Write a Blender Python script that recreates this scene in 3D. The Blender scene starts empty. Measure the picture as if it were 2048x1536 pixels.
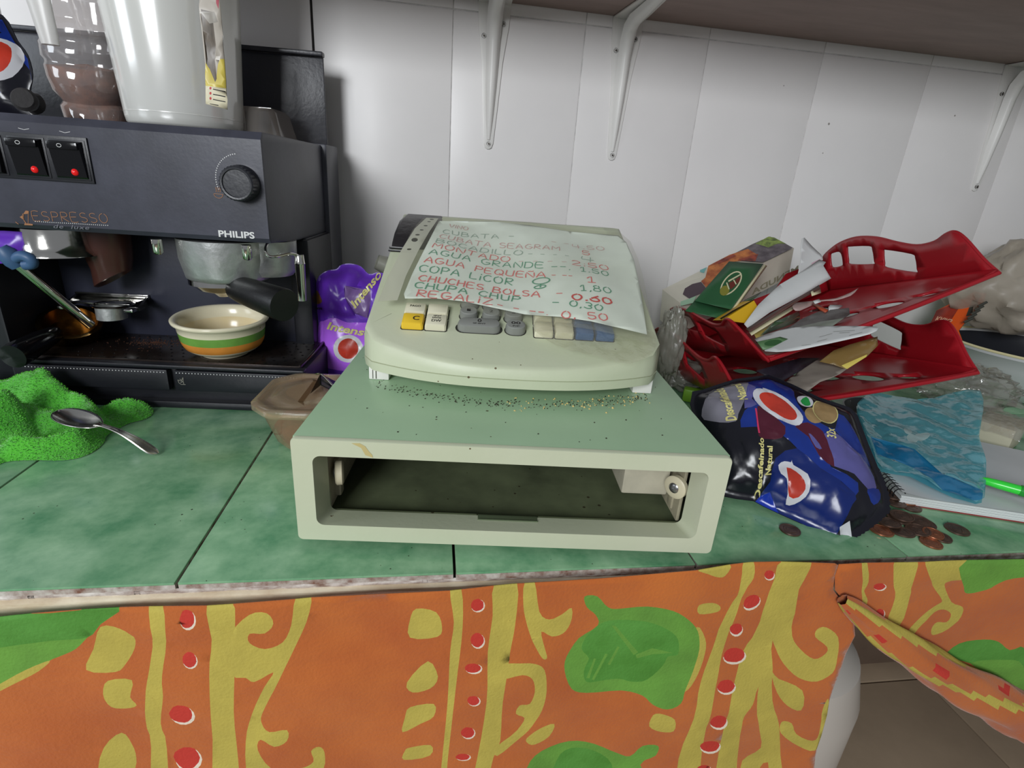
import bpy, bmesh, math, random
from mathutils import Vector, Matrix, Euler, noise
from mathutils.geometry import delaunay_2d_cdt
random.seed(7)
PI = math.pi
S = bpy.context.scene
COL = S.collection

# ------------------------------------------------------------------ camera, light, exposure
CAM = Vector((0.21682, -0.33568, 0.28528)); CROT = Euler((1.2096, -0.0674, -0.1344), 'XYZ'); FPX = 1067.0
cd = bpy.data.cameras.new('camera'); cam = bpy.data.objects.new('camera', cd); COL.objects.link(cam)
cam.location = CAM; cam.rotation_euler = CROT; cd.sensor_width = 36; cd.lens = FPX/2048*36; cd.clip_start = .01
S.camera = cam
S.view_settings.view_transform = 'Standard'; S.view_settings.look = 'None'
S.view_settings.gamma = 1; S.view_settings.use_curve_mapping = False
S.view_settings.exposure = -0.33
w = bpy.data.worlds.new('world'); S.world = w; w.use_nodes = True
w.node_tree.nodes['Background'].inputs[0].default_value = (.88, .92, 1.0, 1)
w.node_tree.nodes['Background'].inputs[1].default_value = .30
def area(name, loc, target, sx, sy, energy, col):
    l = bpy.data.lights.new(name, 'AREA'); l.shape = 'RECTANGLE'; l.size = sx; l.size_y = sy; l.energy = energy; l.color = col
    o = bpy.data.objects.new(name, l); COL.objects.link(o); o.location = loc
    o.rotation_euler = (Vector(target)-Vector(loc)).to_track_quat('-Z', 'Y').to_euler(); return o
area('window_light_left', (-.78, -2.05, .95), (.25, .5, .2), .8, .8, 66, (.94, .97, 1.0))
area('side_window_light', (-1.7, -.35, .75), (.0, .45, .25), .6, .7, 9, (.86, .93, 1.0))


# ------------------------------------------------------------------ helpers
_cm = CROT.to_matrix()
def ray(px, py): return _cm @ Vector(((px-1024)/FPX, -(py-768)/FPX, -1))
def hit(px, py, O, N):
    d = ray(px, py); return CAM + d*((Vector(O)-CAM).dot(N)/d.dot(N))
def onZ(px, py, z=0): return hit(px, py, (0, 0, z), Vector((0, 0, 1)))
def onY(px, py, y): return hit(px, py, (0, y, 0), Vector((0, 1, 0)))
class Plane:
    """a flat local frame: origin, in-plane axes u and v, normal n towards the viewer's side"""
    def __init__(s, O, u, v):
        s.O = Vector(O); s.u = Vector(u).normalized(); v = Vector(v); s.v = (v - s.u*v.dot(s.u)).normalized(); s.n = s.u.cross(s.v)
    def uv(s, px, py):
        p = hit(px, py, s.O, s.n)-s.O; return (p.dot(s.u), p.dot(s.v))
    def uvs(s, pts): return [s.uv(*p) for p in pts]
    def P(s, u, v, h=0): return s.O + s.u*u + s.v*v + s.n*h
def lin(c): 
    c = c/255; return c/12.92 if c <= .04045 else ((c+.055)/1.055)**2.4
def rgb(c): return (lin(c[0]), lin(c[1]), lin(c[2]), 1)
MATS = {}
def M(name, c, rough=.5, metal=0, var=None, bump=None, trans=0, alpha=1, coat=0, c2=None, ior=1.45, spec=.5, emit=None, sheen=0, speck=None):
    """procedural material; var=(scale, amount[, stretch]), bump=(scale, strength[, detail]), speck=(scale, threshold, colour)"""
    if name in MATS: return MATS[name]
    m = bpy.data.materials.new(name); m.use_nodes = True; nt = m.node_tree; b = nt.nodes['Principled BSDF']
    b.inputs['Base Color'].default_value = rgb(c); b.inputs['Roughness'].default_value = rough; b.inputs['Metallic'].default_value = metal
    b.inputs['Transmission Weight'].default_value = trans; b.inputs['Alpha'].default_value = alpha; b.inputs['Coat Weight'].default_value = coat
    b.inputs['Coat Roughness'].default_value = .08; b.inputs['IOR'].default_value = ior; b.inputs['Specular IOR Level'].default_value = spec
    b.inputs['Sheen Weight'].default_value = sheen
    tc = nt.nodes.new('ShaderNodeTexCoord'); out = None
    if var:
        n = nt.nodes.new('ShaderNodeTexNoise'); n.inputs['Scale'].default_value = var[0]; n.inputs['Detail'].default_value = 6; n.inputs['Roughness'].default_value = .6
        mp = nt.nodes.new('ShaderNodeMapping'); st = var[2] if len(var) > 2 else (1, 1, 1); mp.inputs['Scale'].default_value = st
        nt.links.new(tc.outputs['Object'], mp.inputs[0]); nt.links.new(mp.outputs[0], n.inputs['Vector'])
        r = nt.nodes.new('ShaderNodeValToRGB'); r.color_ramp.elements[0].position = .5-.2; r.color_ramp.elements[1].position = .5+.2
        c2_ = c2 or tuple(max(0, x*(1-var[1])) for x in c)
        r.color_ramp.elements[0].color = rgb(c2_); r.color_ramp.elements[1].color = rgb(c)
        nt.links.new(n.outputs['Fac'], r.inputs[0]); out = r.outputs[0]
    if speck:
        v = nt.nodes.new('ShaderNodeTexVoronoi'); v.inputs['Scale'].default_value = speck[0]; nt.links.new(tc.outputs['Object'], v.inputs['Vector'])
        n2 = nt.nodes.new('ShaderNodeTexNoise'); n2.inputs['Scale'].default_value = speck[0]*.13; nt.links.new(tc.outputs['Object'], n2.inputs['Vector'])
        mth = nt.nodes.new('ShaderNodeMath'); mth.operation = 'MULTIPLY_ADD'; mth.inputs[1].default_value = -.35; mth.inputs[2].default_value = speck[1]+.16
        nt.links.new(n2.outputs['Fac'], mth.inputs[0])
        ls = nt.nodes.new('ShaderNodeMath'); ls.operation = 'LESS_THAN'; nt.links.new(v.outputs['Distance'], ls.inputs[0]); nt.links.new(mth.outputs[0], ls.inputs[1])
        mx = nt.nodes.new('ShaderNodeMix'); mx.data_type = 'RGBA'; mx.inputs['B'].default_value = rgb(speck[2])
        nt.links.new(ls.outputs[0], mx.inputs['Factor'])
        if out: nt.links.new(out, mx.inputs['A'])
        else: mx.inputs['A'].default_value = rgb(c)
        out = mx.outputs['Result']
    if out: nt.links.new(out, b.inputs['Base Color'])
    if bump:
        n = nt.nodes.new('ShaderNodeTexNoise'); n.inputs['Scale'].default_value = bump[0]; n.inputs['Detail'].default_value = bump[2] if len(bump) > 2 else 3
        nt.links.new(tc.outputs['Object'], n.inputs['Vector'])
        bp = nt.nodes.new('ShaderNodeBump'); bp.inputs['Strength'].default_value = bump[1]; bp.inputs['Distance'].default_value = .002
        nt.links.new(n.outputs['Fac'], bp.inputs['Height']); nt.links.new(bp.outputs[0], b.inputs['Normal'])
    if emit:
        b.inputs['Emission Color'].default_value = rgb(emit[0]); b.inputs['Emission Strength'].default_value = emit[1]
    MATS[name] = m; return m
def film(name, c, clear, rough=.12, bump=None, gloss=.25, tint=.35, tlu=.35):
    """thin plastic film: part see-through, part tinted, with a glossy skin"""
    if name in MATS: return MATS[name]
    m = bpy.data.materials.new(name); m.use_nodes = True; nt = m.node_tree; nt.nodes.remove(nt.nodes['Principled BSDF'])
    o = nt.nodes['Material Output']; N = nt.nodes.new; L = nt.links.new
    tr = N('ShaderNodeBsdfTransparent'); mxc = max(rgb(c)[:3]); tr.inputs[0].default_value = tuple(1-tint*(1-x/mxc) for x in rgb(c)[:3])+(1,)
    df = N('ShaderNodeBsdfDiffuse'); df.inputs[0].default_value = rgb(c); tl = N('ShaderNodeBsdfTranslucent'); tl.inputs[0].default_value = rgb(c)
    a = N('ShaderNodeMixShader'); a.inputs[0].default_value = tlu; L(df.outputs[0], a.inputs[1]); L(tl.outputs[0], a.inputs[2])
    g = N('ShaderNodeBsdfGlossy'); g.inputs['Roughness'].default_value = rough
    b = N('ShaderNodeMixShader'); b.inputs[0].default_value = clear; L(a.outputs[0], b.inputs[1]); L(tr.outputs[0], b.inputs[2])
    fr = N('ShaderNodeLayerWeight'); fr.inputs[0].default_value = .5
    pw = N('ShaderNodeMath'); pw.operation = 'POWER'; pw.inputs[1].default_value = 4; L(fr.outputs['Facing'], pw.inputs[0])
    mm = N('ShaderNodeMath'); mm.operation = 'MULTIPLY_ADD'; mm.inputs[1].default_value = .5; mm.inputs[2].default_value = gloss*.25; mm.use_clamp = True; L(pw.outputs[0], mm.inputs[0])
    cM = N('ShaderNodeMixShader'); L(mm.outputs[0], cM.inputs[0]); L(b.outputs[0], cM.inputs[1]); L(g.outputs[0], cM.inputs[2])
    L(cM.outputs[0], o.inputs[0])
    if bump:
        tc = N('ShaderNodeTexCoord'); n = N('ShaderNodeTexNoise'); n.inputs['Scale'].default_value = bump[0]; n.inputs['Detail'].default_value = 4; L(tc.outputs['Object'], n.inputs['Vector'])
        bp = N('ShaderNodeBump'); bp.inputs['Strength'].default_value = bump[1]; bp.inputs['Distance'].default_value = .003; L(n.outputs['Fac'], bp.inputs['Height'])
        for s in (df, tl, g): L(bp.outputs[0], s.inputs['Normal'])
        L(bp.outputs[0], fr.inputs['Normal'])
    MATS[name] = m; return m

RM = {}
class MB:
    """collects boxes, prisms, tubes, lathes and grids into one mesh"""
    def __init__(s): s.v = []; s.f = []; s.m = []
    def add(s, vs, fs, mi=0):
        n = len(s.v); s.v += [Vector(p) for p in vs]; s.f += [tuple(i+n for i in f) for f in fs]; s.m += ([mi]*len(fs) if isinstance(mi, int) else mi); return s
    def box(s, a, b, r=0, mi=0, rot=None, seg=2):
        bm = bmesh.new(); bmesh.ops.create_cube(bm, size=1)
        c = [(a[i]+b[i])/2 for i in range(3)]; d = [abs(b[i]-a[i]) for i in range(3)]
        for v in bm.verts: v.co = Vector([v.co[i]*d[i] for i in range(3)])
        if r > 0: bmesh.ops.bevel(bm, geom=bm.edges[:], offset=min(r, min(d)*.49), segments=seg, profile=.6, affect='EDGES')
        for v in bm.verts:
            p = v.co
            if rot: p = rot @ p
            v.co = p+Vector(c)
        bm.verts.index_update(); s.add([v.co.copy() for v in bm.verts], [[v.index for v in f.verts] for f in bm.faces], mi); bm.free(); return s
    def prism(s, poly, fn0, fn1, mi=0):
        """polygon of 2-D points; fn0/fn1 map (x, y) to the two end caps"""
        n = len(poly); vs = [fn0(*p) for p in poly]+[fn1(*p) for p in poly]
        fs = [list(range(n))[::-1], list(range(n, 2*n))]+[[i, (i+1) % n, n+(i+1) % n, n+i] for i in range(n)]
        return s.add(vs, fs, mi)
    def loft(s, rings, cap=True, mi=0, closed=True):
        k = len(rings[0]); vs = [p for r in rings for p in r]; fs = []
        for i in range(len(rings)-1):
            for j in range(k if closed else k-1):
                a = i*k+j; b = i*k+(j+1) % k; fs.append([a, b, b+k, a+k])
        if cap: fs += [list(range(k))[::-1], [len(vs)-k+i for i in range(k)]]
        return s.add(vs, fs, mi)
    def lathe(s, prof, c=(0, 0, 0), axis=(0, 0, 1), n=32, mi=0, cap=False, mis=None):
        q = Vector((0, 0, 1)).rotation_difference(Vector(axis).normalized()); c = Vector(c)
        rings = [[c+q @ Vector((r*math.cos(2*PI*i/n), r*math.sin(2*PI*i/n), z)) for i in range(n)] for r, z in prof]
        if mis:
            vs = [p for r in rings for p in r]; fs = []; mm = []
            for i in range(len(rings)-1):
                for j in range(n): a = i*n+j; b = i*n+(j+1) % n; fs.append([a, b, b+n, a+n]); mm.append(mis[i])
            return s.add(vs, fs, mm)
        return s.loft(rings, cap, mi)
    def tube(s, pts, r, n=10, mi=0, cap=True):
        pts = [Vector(p) for p in pts]; rings = []; up = Vector((.13, .21, 1)).normalized()
        for i, p in enumerate(pts):
            t = (pts[min(i+1, len(pts)-1)]-pts[max(i-1, 0)]).normalized(); x = t.cross(up)
            if x.length < 1e-4: x = t.cross(Vector((1, 0, 0)))
            x.normalize(); y = x.cross(t); rr = r[i] if isinstance(r, (list, tuple)) else r
            up = y
            rings.append([p+x*rr*math.cos(2*PI*k/n)+y*rr*math.sin(2*PI*k/n) for k in range(n)])
        return s.loft(rings, cap, mi)
    def xf(s, m): s.v = [m @ v for v in s.v]; return s
    def grid(s, fn, nu, nv, mi=0):
        vs = [fn(i/nu, j/nv) for i in range(nu+1) for j in range(nv+1)]
        fs = [[i*(nv+1)+j, (i+1)*(nv+1)+j, (i+1)*(nv+1)+j+1, i*(nv+1)+j+1] for i in range(nu) for j in range(nv)]
        return s.add(vs, fs, mi)
def obj(name, mb, mats, parent=None, world=True, smooth=40, solid=0, label=None, kind=None, bevel=0, sub=0, fixn=True):
    if not isinstance(mats, (list, tuple)): mats = [mats]
    vs = mb.v
    if parent is not None and world:
        inv = RM[parent.name].inverted(); vs = [inv @ v for v in vs]; org = None
    elif parent is None:
        xs = [v.x for v in vs]; ys = [v.y for v in vs]
        org = Vector(((min(xs)+max(xs))/2, (min(ys)+max(ys))/2, min(v.z for v in vs))); vs = [v-org for v in vs]
    me = bpy.data.meshes.new(name); me.from_pydata([tuple(v) for v in vs], [], mb.f)
    for m in mats: me.materials.append(m)
    me.polygons.foreach_set('material_index', mb.m)
    if fixn:
        bm = bmesh.new(); bm.from_mesh(me); bmesh.ops.recalc_face_normals(bm, faces=bm.faces[:]); bm.to_mesh(me); bm.free()
    if smooth:
        me.polygons.foreach_set('use_smooth', [True]*len(me.polygons)); me.set_sharp_from_angle(angle=math.radians(smooth))
    me.update(); o = bpy.data.objects.new(name, me); COL.objects.link(o)
    if parent is None: o.location = org; RM[o.name] = Matrix.Translation(org)
    else:
        o.parent = parent; RM[o.name] = RM[parent.name].copy()
    if solid: md = o.modifiers.new('thickness', 'SOLIDIFY'); md.thickness = solid; md.offset = 0
    if bevel: md = o.modifiers.new('bevel', 'BEVEL'); md.width = bevel; md.segments = 2; md.limit_method = 'ANGLE'
    if sub: md = o.modifiers.new('sub', 'SUBSURF'); md.levels = sub; md.render_levels = sub
    if label: o['label'] = label
    if kind: o['kind'] = kind
    return o
def tag(o, label, cat, group=None):
    o['label'] = label; o['category'] = cat
    if group: o['group'] = group
    return o
def thing(name, label, cat, loc=(0, 0, 0), rz=0, group=None):
    o = bpy.data.objects.new(name, None); COL.objects.link(o); o.location = loc; o.rotation_euler = (0, 0, rz); o.empty_display_size = .02
    RM[o.name] = Matrix.Translation(Vector(loc)) @ Matrix.Rotation(rz, 4, 'Z'); return tag(o, label, cat, group)
def inpoly(x, y, P):
    c = False; j = len(P)-1
    for i in range(len(P)):
        xi, yi = P[i]; xj, yj = P[j]
        if (yi > y) != (yj > y) and x < (xj-xi)*(y-yi)/(yj-yi)+xi: c = not c
        j = i
    return c
def sm(P, k=4, closed=True):
    """Catmull-Rom rounding of a traced outline"""
    n = len(P); out = []
    rng = range(n) if closed else range(n-1)
    for i in rng:
        g = (lambda q: P[q % n]) if closed else (lambda q: P[min(max(q, 0), n-1)])
        p0, p1, p2, p3 = g(i-1), g(i), g(i+1), g(i+2)
        for s in range(k):
            t = s/k; out.append(tuple(.5*((2*p1[a])+(-p0[a]+p2[a])*t+(2*p0[a]-5*p1[a]+4*p2[a]-p3[a])*t*t+(-p0[a]+3*p1[a]-3*p2[a]+p3[a])*t**3) for a in range(len(p1))))
    if not closed: out.append(tuple(P[-1]))
    return out
def ell(cx, cy, rx, ry, a=0, n=20, t0=0, t1=360):
    a = math.radians(a); full = abs(t1-t0) >= 360; o = []
    for i in range(n+(0 if full else 1)):
        t = math.radians(t0+(t1-t0)*i/n); x = rx*math.cos(t); y = ry*math.sin(t); o.append((cx+x*math.cos(a)-y*math.sin(a), cy+x*math.sin(a)+y*math.cos(a)))
    return o
def distpoly(x, y, P):
    best = 1e9; j = len(P)-1
    for i in range(len(P)):
        ax, ay = P[j]; bx, by = P[i]; dx, dy = bx-ax, by-ay; L = dx*dx+dy*dy
        t = 0 if L == 0 else max(0, min(1, ((x-ax)*dx+(y-ay)*dy)/L)); d = (ax+t*dx-x)**2+(ay+t*dy-y)**2
        if d < best: best = d
        j = i
    return math.sqrt(best)
def patch(outer, fn, cell, regions=(), holes=(), mb=None):
    """triangulated sheet: outline and printed regions are exact edges; regions = [(polygon, material index)]; fn(u, v) -> 3-D point"""
    K = 1000.0
    xs = [p[0] for p in outer]; ys = [p[1] for p in outer]; pts = []; edges = []
    def loop(P):
        n = len(pts); pts.extend(P); edges.extend([(n+i, n+(i+1) % len(P)) for i in range(len(P))])
    loop(list(outer))
    for r, _ in regions: loop(list(r))
    for h in holes: loop(list(h))
    nx = int((max(xs)-min(xs))/cell)+1; ny = int((max(ys)-min(ys))/cell)+1
    for i in range(nx+1):
        for j in range(ny+1):
            x = min(xs)+(i+(.5 if j % 2 else 0))*cell; y = min(ys)+j*cell
            if inpoly(x, y, outer): pts.append((x, y))
    r = delaunay_2d_cdt([Vector((p[0]*K, p[1]*K)) for p in pts], edges, [], 0, 1e-4)
    V = [(p[0]/K, p[1]/K) for p in r[0]]; F = []; mi = []
    bb = [(min(p[0] for p in q), max(p[0] for p in q), min(p[1] for p in q), max(p[1] for p in q), q, m) for q, m in regions]
    for f in r[2]:
        cx = sum(V[i][0] for i in f)/len(f); cy = sum(V[i][1] for i in f)/len(f)
        if not inpoly(cx, cy, outer) or any(inpoly(cx, cy, h) for h in holes): continue
        m = 0
        for x0, x1, y0, y1, q, k in bb:
            if x0 <= cx <= x1 and y0 <= cy <= y1 and inpoly(cx, cy, q): m = k
        F.append(tuple(f)); mi.append(m)
    mb = mb or MB(); mb.add([fn(*p) for p in V], F, mi); return mb
_fonts = {}
def text_uv(s, bold=0, shear=0, spacing=1):
    key = (s, bold, shear, spacing)
    if key in _fonts: return _fonts[key]
    c = bpy.data.curves.new('t', 'FONT'); c.body = s; c.size = 1; c.offset = bold; c.shear = shear; c.space_character = spacing; c.resolution_u = 3
    o = bpy.data.objects.new('t', c); COL.objects.link(o); dg = bpy.context.evaluated_depsgraph_get(); dg.update()
    me = o.evaluated_get(dg).to_mesh(); V = [(v.co.x, v.co.y) for v in me.vertices]; F = [tuple(p.vertices) for p in me.polygons]
    o.evaluated_get(dg).to_mesh_clear(); bpy.data.objects.remove(o); bpy.data.curves.remove(c)
    x0 = min(p[0] for p in V); x1 = max(p[0] for p in V); V = [((p[0]-x0)/(x1-x0), p[1]/.7) for p in V]
    _fonts[key] = (V, F); return V, F
def text_on(mb, s, fn, a, b, h, mi=0, bold=.012, shear=0, spacing=1):
    """text whose baseline runs from a to b in the surface's (u, v); h = cap height (sign flips side)"""
    V, F = text_uv(s, bold, shear, spacing); a = Vector(a[:2]); b = Vector(b[:2]); d = b-a; n = Vector((-d.y, d.x)).normalized()*h
    return mb.add([fn(*(a+d*x+n*y)) for x, y in V], F, mi)
def E_(cx, cy, rx, ry, t0, t1, n=8): return ell(cx, cy, rx, ry, 0, n, t0, t1)
GL = {'A': [[(0, 0), (1.8, 6), (3.6, 0)], [(.6, 2.1), (3, 2.3)]], 'B': [[(0, 0), (.1, 6)], [(0, 6)]+E_(1.5, 4.6, 1.5, 1.4, 80, -90)+[(.2, 3.1)], [(.2, 3.1)]+E_(1.7, 1.6, 1.8, 1.6, 90, -90)+[(0, 0)]],
 'C': [E_(1.9, 3, 1.9, 3, 50, 315, 12)], 'D': [[(0, 0), (0, 6)], [(0, 6)]+E_(1.2, 3, 2.3, 3, 90, -90, 10)+[(0, 0)]], 'E': [[(3, 6), (0, 6), (0, 0), (3.1, 0)], [(0, 3.1), (2.5, 3.2)]],
 'G': [E_(1.9, 3, 1.9, 3, 55, 330, 12)+[(3.6, 2.6), (2, 2.6)]], 'H': [[(0, 0), (.2, 6)], [(3.3, 0), (3.1, 6)], [(0, 3), (3.2, 3.3)]], 'I': [[(.3, 0), (.3, 6)]], 'i': [[(.3, 0), (.4, 4)], [(.4, 5.6), (.5, 6)]],
 'J': [[(2.4, 6), (2.4, 1.4)]+E_(1.2, 1.4, 1.2, 1.4, 0, -160, 6)], 'L': [[(0, 6), (0, 0), (2.7, .1)]], 'M': [[(0, 0), (.3, 6), (2, 2.4), (3.8, 6), (4.1, 0)]], 'N': [[(0, 0), (.1, 6), (3.2, 0), (3.4, 6)]],
 'Ñ': [[(0, 0), (.1, 5), (3.2, 0), (3.4, 5)], [(.7, 6.2), (1.5, 6.6), (2.3, 6.2), (3, 6.6)]], 'O': [E_(1.9, 3, 1.9, 3, 95, 455, 14)], 'P': [[(0, 0), (.1, 6)], [(0, 6)]+E_(1.5, 4.4, 1.6, 1.6, 80, -90)+[(.1, 2.8)]],
 'Q': [E_(1.9, 3, 1.9, 3, 95, 455, 14), [(2.2, 1.6), (3.9, -.4)]], 'R': [[(0, 0), (.1, 6)], [(0, 6)]+E_(1.5, 4.5, 1.5, 1.5, 80, -90)+[(.1, 3), (3.2, 0)]], 'S': [E_(1.6, 4.5, 1.5, 1.5, 40, 270)+E_(1.6, 1.5, 1.6, 1.5, 90, -140)],
 'T': [[(0, 6), (3.8, 6.1)], [(1.9, 6), (1.8, 0)]], 'U': [[(0, 6)]+E_(1.6, 1.6, 1.6, 1.6, 180, 360)+[(3.3, 6)]], 'V': [[(0, 6), (1.7, 0), (3.5, 6)]], 'X': [[(0, 6), (3, 0)], [(3, 6), (0, 0)]], 'Z': [[(0, 6), (3.3, 6), (0, 0), (3.6, 0)]],
 '0': [E_(1.6, 3, 1.6, 3, 95, 455, 14)], '1': [[(.2, 4.3), (1.6, 6), (1.5, 0)], [(.4, 0), (2.5, 0)]], '2': [E_(1.5, 4.4, 1.5, 1.6, 160, -40, 8)+[(0, 0), (3.1, 0)]], '3': [E_(1.4, 4.5, 1.5, 1.5, 140, -80)+E_(1.4, 1.5, 1.6, 1.5, 80, -150)],
 '4': [[(.3, 6), (0, 2.4), (3.2, 2.6)], [(2.5, 6), (2.3, 0)]], '5': [[(2.9, 6), (.3, 6), (.2, 3.4)]+E_(1.4, 1.8, 1.6, 1.7, 110, -150)], '6': [[(2.6, 5.8)]+E_(1.5, 1.8, 1.5, 1.8, 150, -210, 14)], '8': [E_(1.5, 4.6, 1.2, 1.4, 90, 450, 10), E_(1.5, 1.6, 1.5, 1.6, 90, 450, 12)],
 '-': [[(.3, 3), (2.6, 3.1)]], '.': [[(.2, 0), (.5, .2)]], ',': [[(.5, .4), (.2, -.9)]], ':': [[(.2, .4), (.4, .6)], [(.2, 3.4), (.4, 3.6)]], ' ': []}
def strokes(mb, s, fn, a, b, h, wd, mi=0, jit=.25, rnd=random.Random(3)):
    """hand-drawn capitals as pen ribbons, baseline a to b"""
    x = 0; L = []
    for ch in s:
        g = GL[ch]; wch = max([p[0] for q in g for p in q] or [2.2])
        for q in g: L.append([(x+p[0]+rnd.uniform(-jit, jit), p[1]+rnd.uniform(-jit, jit)) for p in q])
        x += wch+1.35
    W = x-1.35; a = Vector(a[:2]); d = Vector(b[:2])-a; n = Vector((-d.y, d.x)).normalized()*h
    for q in L:
        P = [a+d*(p[0]/W)+n*(p[1]/6) for p in q]
        P = [Vector(p) for p in sm([tuple(p) for p in P], 2, False)] if len(P) > 2 else P
        l = []; r = []
        for i, p in enumerate(P):
            t = P[min(i+1, len(P)-1)]-P[max(i-1, 0)]
            if t.length < 1e-9: t = Vector((1, 0))
            t.normalize(); m = Vector((-t.y, t.x))*wd/2
            if i == 0: p = p-t*wd*.3
            if i == len(P)-1: p = p+t*wd*.3
            l.append(p+m); r.append(p-m)
        k = len(P); mb.add([fn(*p) for p in l+r], [(i, i+1, k+i+1, k+i) for i in range(k-1)], mi)
    return mb
def wob(p, s, a, seed=0): return noise.noise(Vector((p[0]*s+seed, p[1]*s-seed*.7, seed*1.3)))*a
def crumple(p, s, seed=0):
    """sharp-folded noise in 0..1"""
    v = Vector((p[0]*s+seed, p[1]*s+seed*2.1, (p[2]*s if len(p) > 2 else 0)+seed*.37)); t = 0; am = 1
    for k in range(3): t += am*abs(noise.noise(v)); v = v*2.1+Vector((3.1, 1.7, .3)); am *= .5
    return t
def pillow(outline, PL, H, cell, regions=(), extra=None, seam=.004, back=.8, mb=None, ridge=None):
    """closed pouch: printed front bulging H above the plane, plain back bulging the other way. returns (mesh, surface function)"""
    def hh(u, v):
        d = max(0, distpoly(u, v, outline)-seam) if inpoly(u, v, outline) else 0
        return H*(1-math.exp(-d/(.35*H+.008)*.9))
    def front(u, v, off=0):
        h = hh(u, v); e = extra(u, v)*min(1, h/(H*.4)) if extra else 0
        return PL.P(u, v, h+e+off+.0006)
    mb = patch(outline, front, cell, regions, mb=mb)
    mb = patch(outline, lambda u, v: PL.P(u, v, -hh(u, v)*back-.0006+(extra(u+.3, v)*min(1, hh(u, v)/(H*.4)) if extra else 0)), cell*1.6, mb=mb)
    return mb, front

# ------------------------------------------------------------------ the setting
def struct(name, mb, m, parent=None, **k):
    o = obj(name, mb, m, parent, **k); o['kind'] = 'structure'; return o
WY = .63
WHITE = M('wall_white', (230, 227, 225), .32, var=(5, .03), bump=(9, .12), speck=(26, .018, (150, 145, 140)))
WBACK = M('wall_joint_filler', (222, 220, 218), .7, var=(60, .2))
wb = struct('wall_back', MB().box((-1.4, WY+.0012, -.95), (2.7, WY+.05, 1.3)), WBACK)
PX = [.2410+.2082*k for k in range(-7, 12)]
for r, (z0, z1) in enumerate(((-.03, .5245), (.5262, 1.25))):
    for i in range(len(PX)-1):
        g = .0007; gl = .0018 if i == 6 else g; gr = .0018 if i == 5 else g; dz = random.uniform(-.0006, .0006)
        obj('panel', MB().box((PX[i]+gl, WY+dz, z0), (PX[i+1]-gr, WY+.0084, z1), .0009), WHITE, wb, world=True)
struct('trim_1', MB().box((PX[6]-.0016, WY+.0009, -.03), (PX[6]+.0016, WY+.0030, 1.2)), M('dark_gap', (42, 38, 36), .9, var=(90, .5)), smooth=0)
# shelf overhead
sh = thing('wall_shelf', 'brown-grey shelf board fixed along the wall at the top right, seen from below', 'shelf', (.9, WY, .541))
obj('board', MB().box((-.35, .33, .541), (2.4, WY-.001, .561), .002), M('shelf_board', (150, 128, 120), .55, var=(7, .12, (1, 5, 1)), bump=(40, .1)), sh)
BRM = M('bracket_paint', (222, 220, 216), .28, bump=(30, .05)); SCR = M('screw_steel', (112, 106, 98), .42, .8, var=(300, .4))
for (bx, zt, zb, lab) in ((.3035, .5405, .3405, 'white steel shelf bracket furthest left, above the espresso machine side'), (.5165, .5405, .3385, 'middle one of the three white steel shelf brackets, its arm reaching up to the shelf'), (1.2445, .5405, .3355, 'white steel shelf bracket at the right edge, above the plastic bag')):
    t = thing('shelf_bracket', lab, 'bracket', (bx, WY, zb), 0, 'white brackets under the shelf')
    f = MB(); zs = [zb-.006, zb-.004, zb+.003, zb+.05, zb+.12, zt-.03, zt-.001]; ws = [.002, .0055, .0078, .0115, .0165, .0235, .0255]
    f.loft([[Vector((bx+sx*w_, y, z)) for sx, y in ((-1, WY-.0026), (-.8, WY-.0030), (.8, WY-.0030), (1, WY-.0026), (1, WY-.0006), (-1, WY-.0006))] for z, w_ in zip(zs, ws)])
    obj('wall_plate', f, BRM, t)
    f = MB(); ys = [WY-.001, WY-.03, WY-.12, WY-.2, WY-.25]; ws = [.0255, .0235, .0165, .0115, .008]
    f.loft([[Vector((bx-w_, y, zt-.0022)), Vector((bx+w_, y, zt-.0022)), Vector((bx+w_, y, zt-.0004)), Vector((bx-w_, y, zt-.0004))] for y, w_ in zip(ys, ws)])
    obj('shelf_plate', f, BRM, t)
    path = [(WY-.003, zb+.008, .0028), (WY-.006, zb+.04, .0045), (WY-.009, zb+.09, .0062), (WY-.012, zt-.055, .0072), (WY-.016, zt-.034, .0078), (WY-.026, zt-.019, .008), (WY-.045, zt-.0125, .0078), (WY-.10, zt-.0095, .0066), (WY-.17, zt-.006, .005), (WY-.24, zt-.003, .0028)]
    ring = []
    for k, (y, z, w_) in enumerate(path):
        a = path[max(k-1, 0)]; b = path[min(k+1, len(path)-1)]; ty, tz = b[0]-a[0], b[1]-a[1]; L = math.hypot(ty, tz); ny, nz = -tz/L, ty/L
        ring.append([Vector((bx+w_*c, y+ny*s*w_*.8, z+nz*s*w_*.8)) for c, s in ((-1.5, -1.1), (-1.05, 0), (-.75, .75), (0, 1.0), (.75, .75), (1.05, 0), (1.5, -1.1))])
    obj('rib', MB().loft(ring, cap=True), BRM, t, smooth=50)
    for sx, sz in ((-.0150, zt-.046), (.0150, zt-.028), (.0003, zb+.002)):
        obj('screw', MB().lathe([(.0001, -.0035), (.0030, -.0030), (.0033, -.0016), (.0033, .002)], (bx+sx, WY-.0028, sz), (0, -1, 0), 14).lathe([(.0001, .0016), (.0014, .0015), (.0015, .0031), (.0001, .0032)], (bx+sx, WY-.0030, sz), (0, -1, 0), 6), SCR, t)

# counter
TG = M('green_marble_glaze', (152, 192, 152), .16, var=(26, .3), c2=(88, 144, 104), bump=(30, .03), speck=(120, .045, (70, 84, 62)))
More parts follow.
